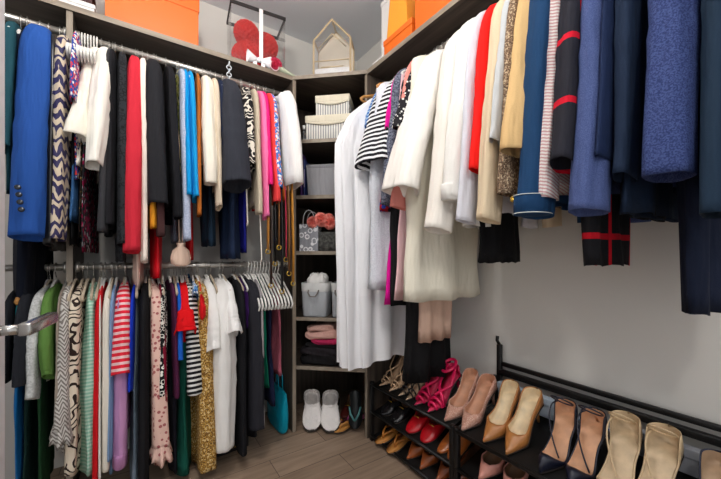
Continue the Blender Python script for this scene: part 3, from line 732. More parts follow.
def rose_cluster(rnd, ells, r, step):
    parts = []
    for (cx_, cy_, cz_), (ax, ay, az) in ells:
        n = int(4*PI*((ax+ay+az)/3)**2/step**2)
        for i in range(n):
            z = 1-2*(i+.5)/n; ph = i*2.39996; rr = math.sqrt(max(0, 1-z*z))
            d = Vector((rr*math.cos(ph), rr*math.sin(ph), z))
            p = Vector((cx_+ax*d.x, cy_+ay*d.y, cz_+az*d.z))
            if any(((p.x-c2[0])/a2[0])**2+((p.y-c2[1])/a2[1])**2+((p.z-c2[2])/a2[2])**2 < .8 for c2, a2 in ells if c2 != (cx_, cy_, cz_)): continue
            parts.append(rose(rnd, r, p, Vector((d.x/ax, d.y/ay, d.z/az)).normalized()))
        rings = [[(cx_+ax*.86*math.sin(PI*j/10)*math.cos(2*PI*k/16), cy_+ay*.86*math.sin(PI*j/10)*math.sin(2*PI*k/16), cz_+az*.86*math.cos(PI*j/10)) for k in range(16)] for j in range(1, 10)]
        parts.append(loft(rings))
    return join(*parts)
rnd = random.Random(4)
cc = Vector((.59, 2.03, TOP))
t = thing('display_case', 'clear display case with black top rim on the left top shelf', 'case', cc, R(-6))
cw, cd, chh = .155, .10, .34
AC = clear('acrylic', gloss=.02)
for nm_, b_ in (('front_pane', (-cw, cw, -cd, -cd+.003, .006, chh)), ('rear_pane', (-cw, cw, cd-.003, cd, .006, chh)), ('side_pane', (-cw, -cw+.003, -cd+.003, cd-.003, .006, chh)), ('side_pane', (cw-.003, cw, -cd+.003, cd-.003, .006, chh))):
    mk(nm_, box(*b_), AC, t, False)
mk('base', box(-cw, cw, -cd, cd, 0, .006), plain('white_card', (226, 224, 222), .6), t, False)
rim = plain('black_card', (34, 30, 30), .5)
mk('top_rim', join(box(-cw-.003, cw+.003, -cd-.003, -cd+.004, chh-.006, chh+.012), box(-cw-.003, cw+.003, cd-.004, cd+.003, chh-.006, chh+.012), box(-cw-.003, -cw+.004, -cd+.004, cd-.004, chh-.006, chh+.012), box(cw-.004, cw+.003, -cd+.004, cd-.004, chh-.006, chh+.012)), rim, t, False)
mk('white_strip', box(.0, .022, -cd-.006, -cd-.004, .05, chh+.01), C((240, 238, 236), rough=.4), t, False)  # narrow white strip up the front pane
RED = plain('red_foam_rose', (232, 42, 34), .7)
t = thing('rose_figure', 'red figure made of small foam roses inside the clear case', 'decoration', cc+Vector((0, 0, .006)))
mk('rose_surface', rose_cluster(rnd, [((-.055, 0, .235), (.068, .06, .07)), ((.06, 0, .2), (.07, .06, .072)), ((-.03, 0, .095), (.105, .07, .088))], .017, .021), RED, t)
t = thing('ribbon_bow', 'white satin bow standing in front of the rose case', 'bow', (.575, 1.918, TOP))
wm = C((242, 242, 244), rough=.4, bs=.1)
for s in (-1, 1):
    mk('loop', loft([[(s*(.008+.055*math.sin(PI*q)*.9+q*.02), -.004+.02*math.sin(a)*(.3+math.sin(PI*q)), .04+.028*math.cos(a)*(.3+math.sin(PI*q))+q*.01) for a in [2*PI*i/14 for i in range(14)]] for q in [j/8 for j in range(9)]]), wm, t)
    mk('tail', box(*sorted((s*.012, s*.036)), -.006, -.002, .0, .035, .001), wm, t)
mk('knot', xf(lathe([(0, -.014), (.012, -.01), (.014, 0), (.012, .01), (0, .014)], 14), Matrix.Translation((0, -.004, .04))), wm, t)
t = thing('rose_bouquet', 'single pink rose bloom wrapped in clear paper lying at the shelf edge', 'flower', (.668, 1.915, TOP+.03))
mk('bloom', rose_cluster(rnd, [((-.0, 0, .012), (.036, .034, .034))], .017, .018), plain('pink_petal', (226, 66, 104), .7), t)
mk('stem', tube([(.0, .0, 0), (.06, .02, -.012), (.14, .04, -.022)], .003, 6), plain('green_stem', (70, 104, 56), .6), t)
mk('wrapping', loft([[(q*.12+.01, .012*q+(.03-.012*q)*math.cos(a), -.004-.014*q+(.022-.010*q)*math.sin(a)) for a in [2*PI*i/16 for i in range(16)]] for q in (0, .5, 1)], False, False), plain('pale_green_paper', (186, 196, 170), .5), t)
mk('ribbon_ring', tube(arc((-.01, -.028, -.01), .026, 0, 360, 20, 'xz'), .003, 6, False), C((238, 206, 212)), t)

# house-shaped lantern
lp = at_depth(334, 2.07)
t = thing('house_lantern', 'cream house-shaped glass lantern on top of the shelving tower', 'lantern', (lp.x, lp.y, TOP), TRZ)
FRM = plain('cream_gold_frame', (206, 186, 150), .4, .2)
hw, hd, hs, hp_ = .115, .06, .225, .345
pent = [(-hw, 0), (hw, 0), (hw, hs), (0, hp_), (-hw, hs)]
parts = []
for y in (-hd, hd):
    for i in range(5):
        (x0, z0), (x1, z1) = pent[i], pent[(i+1) % 5]
        parts.append(tube([(x0, y, z0+.006), (x1, y, z1+.006)], .006, 4))
for x, z in pent: parts.append(tube([(x, -hd, z+.006), (x, hd, z+.006)], .006, 4))
mk('frame', join(*parts), FRM, t, False)
mk('glass', join(*[box(-hw+.004, hw-.004, y-.001, y+.001, .01, hs) for y in (-hd, hd)]), clear('lantern_glass', (250, 250, 250), .2), t, False)
mk('glass', join(([(-hw, -hd, hs), (0, -hd, hp_), (0, hd, hp_), (-hw, hd, hs)], [(0, 1, 2, 3)]), ([(hw, -hd, hs), (0, -hd, hp_), (0, hd, hp_), (hw, hd, hs)], [(0, 1, 2, 3)])), clear('lantern_glass', (250, 250, 250), .2), t, False)
mk('rear_panel', ([(-hw, hd-.004, .01), (hw, hd-.004, .01), (hw, hd-.004, hs), (0, hd-.004, hp_), (-hw, hd-.004, hs)], [(0, 1, 2, 3, 4)]), plain('cream_panel', (212, 200, 178), .6), t, False)
mk('inner_bars', join(tube([(-hw, -hd, .10), (hw, -hd, .10)], .004, 4), tube([(-hw*.62, -hd, .06), (hw*.62, -hd, .06)], .004, 4), tube([(-hw*.75, -hd+.01, hs-.04), (0, -hd+.01, hp_-.075), (hw*.75, -hd+.01, hs-.04)], .005, 4)), FRM, t)
mk('base_box', box(-hw+.004, hw-.004, -hd+.004, hd-.01, .012, .055), plain('white_card', (226, 224, 222), .6), t, False)
mk('ring', tube(arc((0, 0, hp_+.022), .012, 0, 360, 16, 'xz'), .002, 6, False), FRM, t)

# ------------------------------------------------------------------ corner tower contents
def TP(u, inset):   # on the tower's diagonal front line at column u, pushed in by inset
    a, b = ray(u); n = TN; k = (TOWL.x*n.x+TOWL.y*n.y)/(a*n.x+b*n.y)
    return Vector((a*k, b*k, 0))+TN*inset
def at(p, z): return Vector((p.x, p.y, z))
S = [z+.022 for z in SHZ]+[0.0]
strp = cloth((226, 224, 216), 'vstripes', (150, 150, 152), f=1.6)
crm = C((226, 218, 196))
for lab, u, ins, z, w, h, d in (('larger striped fabric storage box on the upper tower shelf', 327, .12, S[1], .14, .15, .10), ('smaller striped fabric box stacked on the larger one', 331, .12, S[1]+.152, .105, .125, .085)):
    t = thing('storage_box', lab, 'storage box', at(TP(u, ins), z), TRZ)
    mk('box_body', box(-w, w, -d, d, 0, h-.03, .006), strp, t)
    mk('lid', box(-w-.004, w+.004, -d-.004, d+.004, h-.045, h, .006), crm, t)
    mk('flap', loft([[(x, -d-.008, h-.045), (x, -d-.005, h-.045), (x, -d-.005, h-.045-.02*math.sin(PI*(x+w)/(2*w))), (x, -d-.008, h-.045-.02*math.sin(PI*(x+w)/(2*w)))] for x in [-w+2*w*i/12 for i in range(13)]]), crm, t)
t = thing('spray_bottle', 'small clear bottle left of the striped boxes', 'bottle', at(TP(302.5, .03), S[1]))
mk('bottle_body', lathe([(0, 0), (.014, 0), (.015, .004), (.015, .05), (.006, .062), (.006, .07), (0, .07)]), clear('bottle_plastic', (230, 236, 240), .3), t)
mk('cap', xf(lathe([(0, 0), (.008, 0), (.008, .022), (0, .022)]), Matrix.Translation((0, 0, .07))), plain('white_card', (226, 224, 222), .6), t)
t = thing('storage_bin', 'plain grey fabric bin on the second tower shelf', 'storage bin', at(TP(327, .12), S[2]), TRZ)
gb = C((150, 150, 154))
mk('bin_body', loft([[(x*k, y*k, z) for x, y in ((-.135, -.1), (.135, -.1), (.135, .1), (-.135, .1))] for z, k in ((0, .93), (.16, 1), (.18, 1.0))]), gb, t, False)
mk('rim', box(-.138, .138, -.103, .103, .168, .19, .004), C((138, 138, 142)), t)
for i, (c, nm) in enumerate((((66, 34, 92), 'purple folder'), ((30, 44, 96), 'dark blue folder'))):
    t = thing('folder', nm+' standing at the left side of the second tower shelf', 'folder', at(TP(300.5+i*3.2, .06), S[2]), TRZ)
    mk('cover', box(-.004, .004, -.05, .05, 0, .26-.04*i, .001), plain(nm.replace(' ', '_'), c, .5), t)
    mk('label_strip', box(-.003, .003, -.0512, -.0502, .05, .16), plain('pale_label', (150, 140, 170), .6), t)
t = thing('gift_bag', 'grey gift bag with white lattice print on the third tower shelf', 'gift bag', at(TP(308.5, .045), S[3]), TRZ)
lat = cloth((138, 140, 146), 'chain', (222, 222, 224), f=.5)
mk('bag_body', loft([[(x*k, y*k, z) for x, y in ((-.058, -.04), (.058, -.04), (.058, .04), (-.058, .04))] for z, k in ((0, 1), (.08, 1.0), (.165, 1.03))], True, True), lat, t, False)
for s in (-1, 1): mk('handle', tube([(-.035, s*.04, .16)]+[Vector((.035*math.cos(a), s*.04, .19+.06*math.sin(a))) for a in [PI-PI*i/8 for i in range(9)]]+[(.035, s*.04, .16)], .0028, 6), C((186, 186, 188)), t)
t = thing('basket', 'dark grey woven basket under the coral flowers', 'basket', at(TP(329, .06), S[3]), TRZ)
mk('basket_body', loft([[((.078+.01*z/.1)*math.copysign(abs(math.cos(a))**.5, math.cos(a)), (.05+.01*z/.1)*math.copysign(abs(math.sin(a))**.5, math.sin(a)), z) for a in [2*PI*i/32 for i in range(32)]] for z in (0, .03, .06, .09, .115)]), cloth((84, 84, 80), 'tweed', (56, 56, 54), f=.2, bs=1), t)
t = thing('artificial_flowers', 'coral pink silk flowers resting on the dark basket', 'flowers', at(TP(321, .04), S[3]+.155), TRZ)
cor = plain('coral_petal', (252, 160, 146), .8)
for i, (x, y, z, r) in enumerate(((-.055, -.02, .02, .036), (0, -.03, .035, .04), (.05, -.02, .015, .036), (-.02, .02, .05, .032), (.035, .02, .045, .03), (-.08, 0, -.015, .026))):
    V = rose_cluster(random.Random(i), [((x, y, z), (r*.75, r*.75, r*.8))], .024, .024)
    mk('bloom', V, cor, t)
for i, (u, w, lab) in enumerate(((313, .083, 'light grey canvas basket filled with white cloth on the fourth tower shelf'), (340, .06, 'light grey canvas basket half hidden by the white gown'))):
    t = thing('canvas_basket', lab, 'basket', at(TP(u, .09), S[4]), TRZ)
    cv = C((176, 180, 184))
    sq = lambda a, w, d: (w*math.copysign(abs(math.cos(a))**.35, math.cos(a)), d*math.copysign(abs(math.sin(a))**.35, math.sin(a)))
    mk('basket_body', loft([[(*sq(2*PI*j/40, w*k, .075*k), z) for j in range(40)] for z, k in ((0, .90), (.01, .95), (.1, .99), (.2, 1.02), (.205, .97), (.15, .93))]), cv, t)
    mk('top_band', loft([[(*sq(2*PI*j/40, w*k, .075*k), z) for j in range(40)] for z, k in ((.155, 1.03), (.208, 1.045), (.208, .97))], False, False), C((206, 206, 204)), t)
    hd_ = [Vector((-.032, -.078, .165)), Vector((-.03, -.094, .15)), Vector((-.015, -.1, .128)), Vector((.015, -.1, .128)), Vector((.03, -.094, .15)), Vector((.032, -.078, .165))]
    mk('handle', tube(hd_, .0045, 8), C((128, 122, 116)), t)
t = mk('folded_cloth', loft([[(.068*k*math.cos(a)*(1+.08*math.sin(4*a+z*40)), .058*k*math.sin(a)*(1+.08*math.sin(3*a)), z+.01*math.sin(5*a+k*4)) for a in [2*PI*j/36 for j in range(36)]] for z, k in ((.0, .9), (.03, 1.0), (.06, .98), (.082, .75), (.092, .4))]), C((232, 230, 226), bs=.8, bscale=80))
t.location = at(TP(314, .09), S[4]+.17); t['label'] = 'crumpled white cloth heaped in the left canvas basket'; t['category'] = 'cloth'

def folded(lab, u, ins, z, w, d, h, mat, seed, tilt=0):
    rnd = random.Random(seed); rings = []
    for q in range(13):
        a_ = PI*q/12; zz = h/2-h/2*math.cos(a_); kk = .93+.07*math.sin(a_)
        if q in (0, 12): kk = .80
        rings.append([(w*kk*math.copysign(abs(math.cos(a))**.45, math.cos(a))*(1+.03*math.sin(7*a+seed)), d*kk*math.copysign(abs(math.sin(a))**.45, math.sin(a))*(1+.04*math.sin(5*a+q*.7+seed)), zz+.006*math.sin(4*a+seed)+tilt*math.cos(a)*zz/h) for a in [2*PI*j/44 for j in range(44)]])
    o = mk('folded_garment', loft(rings), mat); o.location = at(TP(u, ins), z+.006); o.rotation_euler = (0, 0, TRZ)
    o['label'] = lab; o['category'] = 'folded clothes'; return o
z = S[5]
for i, (lab, u, ins_, w, h, c) in enumerate((('black folded sweater at the bottom of the tower clothes pile', 319, .115, .135, .06, (22, 21, 23)), ('dark charcoal folded top in the lower part of the tower pile', 318, .11, .13, .045, (38, 34, 38)),
        ('black folded tee in the middle of the tower pile', 322, .115, .128, .032, (28, 26, 28)), ('raspberry pink folded top under the blush one', 326, .10, .11, .03, (176, 40, 84)),
        ('blush pink folded blouse on the pile', 321, .10, .115, .042, (206, 160, 148)), ('dusty beige folded knit on top of the tower pile', 319, .12, .095, .034, (188, 150, 138)))):
    folded(lab, u, ins_, z, w, .10, h, C(c, bs=.7, bscale=90), i+2, .014); z += h-.001

# ------------------------------------------------------------------ shoes
def smooth(x): x = min(1, max(0, x)); return x*x*(3-2*x)
def shoe(label, style, c, pos, rot, ins=(206, 170, 134), L=.25, H=.085, pointed=True, side=1, rough=.4, pat=None, group=None, name=None, wscale=1.0, oc=.30, solec=(40, 30, 24), mat=None, cup=.055):
    t = thing(name or {'pump': 'pump_shoe', 'loafer': 'loafer', 'slipper': 'slipper', 'sandal': 'sandal', 'thong': 'thong_sandal', 'strappy': 'strappy_sandal', 'ankle': 'ankle_strap_shoe'}[style], label, 'shoe', pos, 0, group, rot)
    um = mat or (leather(c, rough) if not pat else pat); im = leather(ins, .55); sm = plain('shoe_sole_'+str(solec[0]), solec, .6)
    def sh(s): return .004+(H)*smooth((s-.28)/.62)
    def hwf(s):
        if pointed: a = .041*(min(s/.33, 1)**.8)
        else: a = .038*math.sin(PI/2*min(1, (s+.02)/.26))**.55
        b = 1-.20*smooth((s-.33)/.3)+.10*smooth((s-.62)/.2)
        e = 1 if s < .88 else math.sqrt(max(.012, 1-((s-.88)/.1206)**2))
        return max(.003, a*b*e)*wscale
    ss = [i/30 for i in range(28)]+[.925, .95, .968, .982, .992, 1.0]
    cen = lambda s: side*.006*math.sin(PI*s)
    def Y(s): return -L/2+L*s
    # sole
    rings = []
    for s in ss:
        h, z, c0 = hwf(s)*1.03, sh(s), cen(s)
        th = .004 if style != 'slipper' else .014
        rings.append([(c0-h, Y(s), z), (c0-h, Y(s), z-th), (c0+h, Y(s), z-th), (c0+h, Y(s), z)])
    mk('sole', loft(rings), sm, t)
    # insole
    lo = .0 if style in ('sandal', 'thong', 'strappy') else oc-.12
    def wall(s):
        if style == 'ankle': return .004+.040*math.exp(-((s-.14)/.15)**2)+cup*smooth((s-.74)/.12)
        hh = .046 if style == 'slipper' else .034
        a = .012+hh*smooth(s/oc)*(1-smooth((s-oc)/.25)*.45)
        return a+(.022 if style != 'slipper' else .0)*smooth((s-.65)/.3)
    if style in ('sandal', 'thong', 'strappy'):
        rings = [[(cen(s)-hwf(s)*.93, Y(s), sh(s)+.0005), (cen(s), Y(s), sh(s)+.004), (cen(s)+hwf(s)*.93, Y(s), sh(s)+.0005), (cen(s), Y(s), sh(s))] for s in ss if s >= lo]
        mk('insole', loft(rings), im, t)
    else:
        rings = [[(cen(s)+x*hwf(s)*(s < 1), Y(s)-(.002 if s == 1 else 0), sh(s)+zz) for x, zz in ((-.885, .93*wall(s)), (-.87, .4*wall(s)+.003), (-.84, .0055), (0, .006), (.84, .0055), (.87, .4*wall(s)+.003), (.885, .93*wall(s)))] for s in ss if s >= oc+.01]
        mk('insole', loft(rings, False, False, closed=False), im, t)
    if H > .02:
        hs_ = .006 if H > .06 else .018
        z1 = sh(.93)-.004
        mk('heel', loft([[(cen(.9)+r*math.cos(a)*wscale, Y(.93)-d_+r2*math.sin(a), z) for a in [2*PI*i/16 for i in range(16)]] for z, r, r2, d_ in ((0, hs_, hs_, 0), (z1*.3, hs_*1.05, hs_*1.05, 0), (z1*.7, .014, .013, .002), (z1, .024, .024, .008))]), um if style != 'loafer' else sm, t)
    if style in ('pump', 'loafer', 'slipper', 'ankle'):
        rings = []
        for s in ss:
            h, z, w_, c0 = hwf(s), sh(s), wall(s), cen(s); o_ = smooth((s-(oc-.05))/.07)
            side_ = [(-h*.98, 0), (-h*1.05, .3*w_), (-h*1.03, .65*w_)]
            cl = [(-h*.80, .90*w_), (-h*.55, 1.0*w_), (-h*.28, 1.06*w_), (0, 1.09*w_)]
            op = [(-h*.99, w_), (-h*.92, w_*.98), (-h*.90, .002), (0, .001)]
            half = side_+[(a[0]*(1-o_)+b[0]*o_, a[1]*(1-o_)+b[1]*o_) for a, b in zip(cl, op)]
            pts = half+[(-x, zz) for x, zz in reversed(half[:-1])]
            rings.append([(c0+x*(1 if s < 1 else .02), Y(s)+(.0015 if s == 1 else 0), z+zz) for x, zz in pts])
        up = mk('upper', loft(rings), um, t)
        if style == 'slipper':
            m = up.modifiers.new('subdiv', 'SUBSURF'); m.levels = m.render_levels = 2
            tx = bpy.data.textures.new('fluff', 'CLOUDS'); tx.noise_scale = .008
            d_ = up.modifiers.new('fluff', 'DISPLACE'); d_.texture = tx; d_.strength = .006
            mk('fur_trim', tube([(cen(.45)+hwf(oc+.1)*1.0*math.cos(a), Y(oc+.0)-.02*math.sin(a)*0-.035*math.sin(a), sh(.4)+.028+.022*max(0, math.sin(a))) for a in [PI*i/12 for i in range(13)]], .010, 10), um, t)
    band = lambda s, hgt, r=.004, mt=um, nm='strap', fl=2.2: mk(nm, tube([(cen(s)+hwf(s)*1.02*math.cos(a), Y(s)+.0*a, sh(s)+hgt*math.sin(a)) for a in [PI*i/14 for i in range(15)]], r, 8, flat=1.0), mt, t)
    if style == 'loafer':
        mk('saddle_strap', tube([(cen(.3)+hwf(.3)*.86*math.cos(a), Y(oc-.09), sh(.3)+.012+.029*math.sin(a)) for a in [PI*i/12 for i in range(13)]], .006, 8), um, t)
        mk('metal_bit', tube([(-.016, Y(oc-.095), .05), (-.006, Y(oc-.1), .053), (.006, Y(oc-.1), .053), (.016, Y(oc-.095), .05)], .0028, 8), plain('brass', (214, 176, 70), .3, .8), t)
    if style in ('sandal', 'strappy'):
        k = .0075 if style == 'sandal' else .0038
        for s0, hg in ((.16, .026), (.27, .036)) if style == 'sandal' else ((.15, .024), (.23, .034)): band(s0, hg, k)
        mk('cross_strap', tube([(-hwf(.3), Y(.3), sh(.3)), (-.02, Y(.36), sh(.36)+.035), (.015, Y(.46), sh(.46)+.045), (hwf(.6), Y(.6), sh(.6)+.03), (.024, Y(.85), sh(.85)+.06)], k, 8), um, t)
        mk('cross_strap', tube([(hwf(.3), Y(.3), sh(.3)), (.02, Y(.36), sh(.36)+.035), (-.015, Y(.46), sh(.46)+.045), (-hwf(.6), Y(.6), sh(.6)+.03), (-.024, Y(.85), sh(.85)+.06)], k, 8), um, t)
        mk('heel_counter', loft([[(cen(.9)+hwf(.86)*1.02*math.cos(a), Y(.86)+.03*math.sin(a), sh(.9)+z) for a in [PI*i/12 for i in range(13)]]+[(cen(.9)+hwf(.86)*.92*math.cos(a), Y(.86)+.027*math.sin(a), sh(.9)+z) for a in [PI-PI*i/12 for i in range(13)]] for z in (0, .025, .05)]), um, t)
        mk('ankle_strap', tube([(.032*math.cos(a), Y(.82)-.012+.042*math.sin(a), sh(.9)+.065+.012*math.sin(a)) for a in [2*PI*i/22 for i in range(23)]], k, 8, False), um, t)
    if style == 'ankle':
        mk('ankle_strap', tube([(.033*math.cos(a), Y(.86)-.014+.034*math.sin(a), sh(.9)+.078-.034*math.sin(a)) for a in [2*PI*i/28 for i in range(29)]], .0027, 8, False), um, t)
        mk('instep_strap', tube([((1-q)**2*-.030+2*q*(1-q)*-.055+q*q*.024, Y(.9-.56*q), sh(.9-.56*q)+(1-q)**2*.05+2*q*(1-q)*.085+q*q*.012) for q in [i/14 for i in range(15)]], .0027, 8), um, t)
    if style == 'thong':
        for s_ in (-1, 1): mk('strap', tube([(0, Y(.20), .006), (s_*.008, Y(.26), .026), (s_*.026, Y(.40), .034), (s_*hwf(.55)*.98, Y(.56), .008)], .006, 8), um, t)
    return t

# racks
RK = BLACKM()
def rack(label, y0, y1, rails):
    t = thing('shoe_rack', label, 'shoe rack', (1.28, (y0+y1)/2, 0))
    oy = (y0+y1)/2
    l = lambda x, y, z: Vector((x-1.28, y-oy, z))
    for y in (y0, y1):
        f = mk('post', box(1.118-1.28, 1.142-1.28, y-oy-.011, y-oy+.011, 0, .345, .003), RK, t)
        mk('post', box(1.428-1.28, 1.448-1.28, y-oy-.011, y-oy+.011, 0, .655 if rails else .50, .003), RK, t)
        mk('side_bar', tube([l(1.135, y, .31), l(1.44, y, .39)], .007, 8), RK, t)
    for z in (.018, .158, .318):
        sl = xf(box(0, .315, y0-oy+.008, y1-oy-.008, 0, .010, .002), Matrix.Translation((1.125-1.28, 0, z)) @ Matrix.Rotation(-R(15), 4, 'Y'))
        mk('shelf', sl, RK, t)
        mk('front_lip', tube([l(1.124, y0, z+.012), l(1.124, y1, z+.012)], .0075, 10), RK, t)
    if rails:
        mk('rail', box(1.436-1.28, 1.452-1.28, y0-oy, y1-oy, .553, .572, .003), RK, t)
        mk('rail', box(1.424-1.28, 1.446-1.28, y0-oy, y1-oy, .512, .538, .003), RK, t)
        mk('hook', tube([l(1.438, y1, .65), l(1.425, y1+.005, .675), l(1.43, y1+.006, .695)], .008, 8), RK, t)
rack('black metal shoe rack at the far end under the white clothes', .962, 1.56, False)
rack('taller black shoe rack with double back rail along the right wall', .04, .938, True)

TILT = R(15)
def sz(x, z0): return z0+.0115+(x-1.125)*math.tan(TILT)
def on_rack(tier, ytoe, L=.25, x0=1.135, yaw=0):
    z0 = (.318, .158, .018)[tier]
    xc = x0+L/2*math.cos(TILT)
    return (xc, ytoe, sz(xc, z0)+.003), (TILT, 0, -PI/2+yaw)
def pair(tier, ya, yb, label, style, c, **k):
    x0 = k.pop('x0', 1.135); yaw = k.pop('yaw', 0)
    for yy, w_, sd in ((ya, 'left-hand shoe, nearer the corner', 1), (yb, 'right-hand shoe, nearer the camera', -1)):
        p, r = on_rack(tier, yy, k.get('L', .25), x0, yaw)
        shoe(label+', '+w_, style, c, p, r, side=sd, **k)
gl = cloth((190, 140, 122), 'spots', (222, 196, 176), rough=.35, f=4.5, bs=.8)
pair(0, 1.495, 1.405, 'nude strappy sandal in the far corner of the top tier', 'strappy', (212, 176, 140), H=.08, L=.24)
pair(0, 1.33, 1.27, 'black strappy sandal beside the pink pair', 'strappy', (22, 20, 22), H=.08, L=.24, ins=(190, 160, 130), wscale=.85)
pair(0, 1.205, 1.115, 'hot pink strappy sandal with crossed straps', 'sandal', (236, 26, 92), H=.085, ins=(232, 50, 96), rough=.3, wscale=1.05)
pair(0, 1.01, .915, 'nude glitter pointed pump', 'pump', (190, 140, 122), H=.085, ins=(206, 150, 118), pat=gl)
pair(0, .81, .712, 'tan brown pointed pump with cream lining', 'pump', (186, 122, 64), H=.09, ins=(240, 216, 176), L=.255, oc=.33, rough=.35)
pair(0, .588, .494, 'navy ankle-strap shoe with beige insole', 'ankle', (20, 24, 44), H=.085, ins=(214, 160, 122), oc=.28)
pair(0, .412, .312, 'beige gold sandal with tall heel cup', 'ankle', (214, 186, 146), H=.085, ins=(214, 188, 152), cup=.066, wscale=1.08, L=.27)
pair(0, .20, .11, 'navy closed pump nearest the camera', 'pump', (24, 32, 56), H=.085, ins=(180, 150, 120))
pair(1, 1.475, 1.375, 'black patent loafer on the middle tier', 'loafer', (24, 23, 25), H=.015, pointed=False, oc=.4, rough=.25, ins=(150, 110, 84))
pair(1, 1.255, 1.15, 'bright red loafer with gold bit on the middle tier', 'loafer', (206, 18, 32), H=.015, pointed=False, oc=.4, rough=.3, ins=(140, 50, 40), wscale=1.08)
pair(1, 1.045, .985, 'rounded tan brown flat on the middle tier', 'pump', (180, 98, 40), H=.02, pointed=False, oc=.48, ins=(90, 60, 40), rough=.3, wscale=.75)
pair(1, .83, .72, 'pink pointed pump with dark lining on the middle tier', 'pump', (226, 156, 140), H=.07, ins=(128, 92, 64), oc=.26)
pair(1, .60, .50, 'brown closed pump in shadow on the middle tier', 'pump', (92, 58, 40), H=.07, ins=(128, 92, 64))
pair(2, 1.48, 1.375, 'tan thong sandal on the bottom tier', 'thong', (190, 118, 44), H=.012, pointed=False, ins=(204, 136, 62), x0=1.10, wscale=1.1)
pair(2, 1.26, 1.165, 'cognac pointed flat on the bottom tier', 'pump', (170, 88, 38), H=.02, ins=(110, 70, 44), rough=.3)
pair(2, 1.06, .985, 'chestnut pointed flat on the bottom tier', 'pump', (150, 78, 40), H=.02, ins=(110, 70, 44), rough=.3, wscale=.9)
# blue-white sandals behind the near shoes, and pale boxes under the rail
BW = cloth((222, 224, 228), 'floral', (30, 70, 170), (150, 190, 220), f=1.2)
for y0, y1, lab in ((.60, .92, 'pale blue shoe box behind the tan and navy shoes'), (.10, .42, 'pale grey shoe box behind the beige gold sandals')):
    z0 = sz(1.412, .318)
    gift_box(lab, 1.388, 1.422, y0, y1, z0+.004, z0+.085, plain('pale_blue_card' if y0 > .5 else 'pale_grey_card', (178, 192, 206) if y0 > .5 else (150, 152, 158), .6), .03)
o = mk('folded_scarf', loft([[(.014*math.cos(a)*(1+.2*math.sin(9*q)), -.09+.18*q, .03+.026*math.sin(a)*(1+.25*math.sin(11*q+1))) for a in [2*PI*i/16 for i in range(16)]] for q in [j/16 for j in range(17)]]), BW)
o.location = (1.405, .51, sz(1.405, .318)+.005); o['label'] = 'blue and white patterned scarf bundled behind the navy shoes'; o['category'] = 'scarf'

# slippers and shoes at the tower's foot
FL = C((240, 234, 230), bs=1, bscale=140)
for u, v, lab, sd in ((311.5, 428, 'white fluffy slipper at the tower foot, left one of two', 1), (331, 429, 'white fluffy slipper at the tower foot, right one of two', -1)):
    Z = FPX*CAMH/(v-HY); p = at_depth(u, Z)
    dirv = Vector((ray(u-1)[0], ray(u-1)[1], 0)).normalized()
    tl = R(22); c0 = p+dirv*(.14*math.cos(tl)-.07)
    shoe(lab, 'slipper', (240, 234, 230), (c0.x, c0.y, .022+.14*math.sin(tl)), (tl, 0, math.atan2(-dirv.x, dirv.y)), L=.285, H=.012, pointed=False, side=sd, ins=(226, 218, 212), wscale=1.5, oc=.55, solec=(60, 56, 54), mat=FL)
def tower_shoe(lab, style, c, u, ins_, z, yaw, rx=0, **k):
    shoe(lab, style, c, at(TP(u, ins_), z), (rx, 0, TRZ+yaw), **k)
tower_shoe('tan flat sandal lying right of the white slippers', 'thong', (206, 140, 66), 343, .11, S[6]+.012, -.5, H=.01, pointed=False, ins=(216, 150, 76), wscale=1.1, L=.24)
tower_shoe('black flip-flop leaning upright with teal trim', 'thong', (90, 150, 150), 353, .075, S[6]+.13, .1, rx=R(72), H=.01, pointed=False, ins=(24, 28, 30), L=.22, wscale=1.1)
tower_shoe('pink slide sandal at the right foot of the tower', 'thong', (220, 90, 160), 352, .19, S[6]+.012, -1.0, H=.01, pointed=False, ins=(226, 120, 170), L=.22)
tower_shoe('brown suede flat at the back left of the tower foot', 'loafer', (96, 66, 44), 301, .24, S[6]+.01, .3, H=.015, pointed=False, oc=.45, L=.23)
tower_shoe('black flat shoe at the back of the tower foot', 'loafer', (30, 28, 28), 322, .31, S[6]+.01, .1, H=.015, pointed=False, oc=.45, L=.23)
tower_shoe('dark red flat behind the flip-flop', 'loafer', (100, 34, 28), 340, .30, S[6]+.01, -.1, H=.015, pointed=False, oc=.45, L=.23)

# turquoise tote and black gift bag on the floor
t = thing('tote_bag', 'turquoise soft tote bag leaning against the shelving tower', 'bag', (.722, 2.02, .0))
tq = C((10, 158, 186), rough=.5)
mk('bag_body', loft([[(.032*math.copysign(abs(math.sin(a))**.6, math.sin(a))*k, .145*k2*math.copysign(abs(math.cos(a))**.6, math.cos(a)), z) for a in [2*PI*i/36 for i in range(36)]] for z, k, k2 in ((.002, .5, .6), (.008, .8, .82), (.03, 1, .95), (.12, 1, 1.02), (.19, .8, 1.0), (.25, .45, .98), (.255, .3, .96))]), tq, t)
for s in (-1, 1): mk('handle', tube([(s*.012, -.06, .24), (s*.014, -.05, .33), (s*.014, 0, .37), (s*.014, .05, .33), (s*.012, .06, .24)], .006, 8, flat=.6), tq, t)
p = at_depth(228, 1.80)
t = thing('shopping_bag', 'flat black shopping bag with gold chevron on the floor under the white dress', 'bag', (p.x, p.y+.02, 0), R(6))
mk('bag_body', box(-.11, .11, -.03, .03, 0, .13, .004), plain('black_paper', (22, 20, 22), .4), t)
gd = plain('gold_foil', (196, 160, 84), .35, .6)
mk('chevron_mark', join(*[xf(box(-.006, .006, -.0315, -.0302, 0, .05), Matrix.Translation((0, 0, .055)) @ Matrix.Rotation(R(s*38), 4, 'Y')) for s in (-1, 1)]), gd, t, False)
mk('dot_trim', join(*[box(-.095+i*.0138, -.089+i*.0138, -.0315, -.0302, .022, .028) for i in range(14)]), gd, t, False)

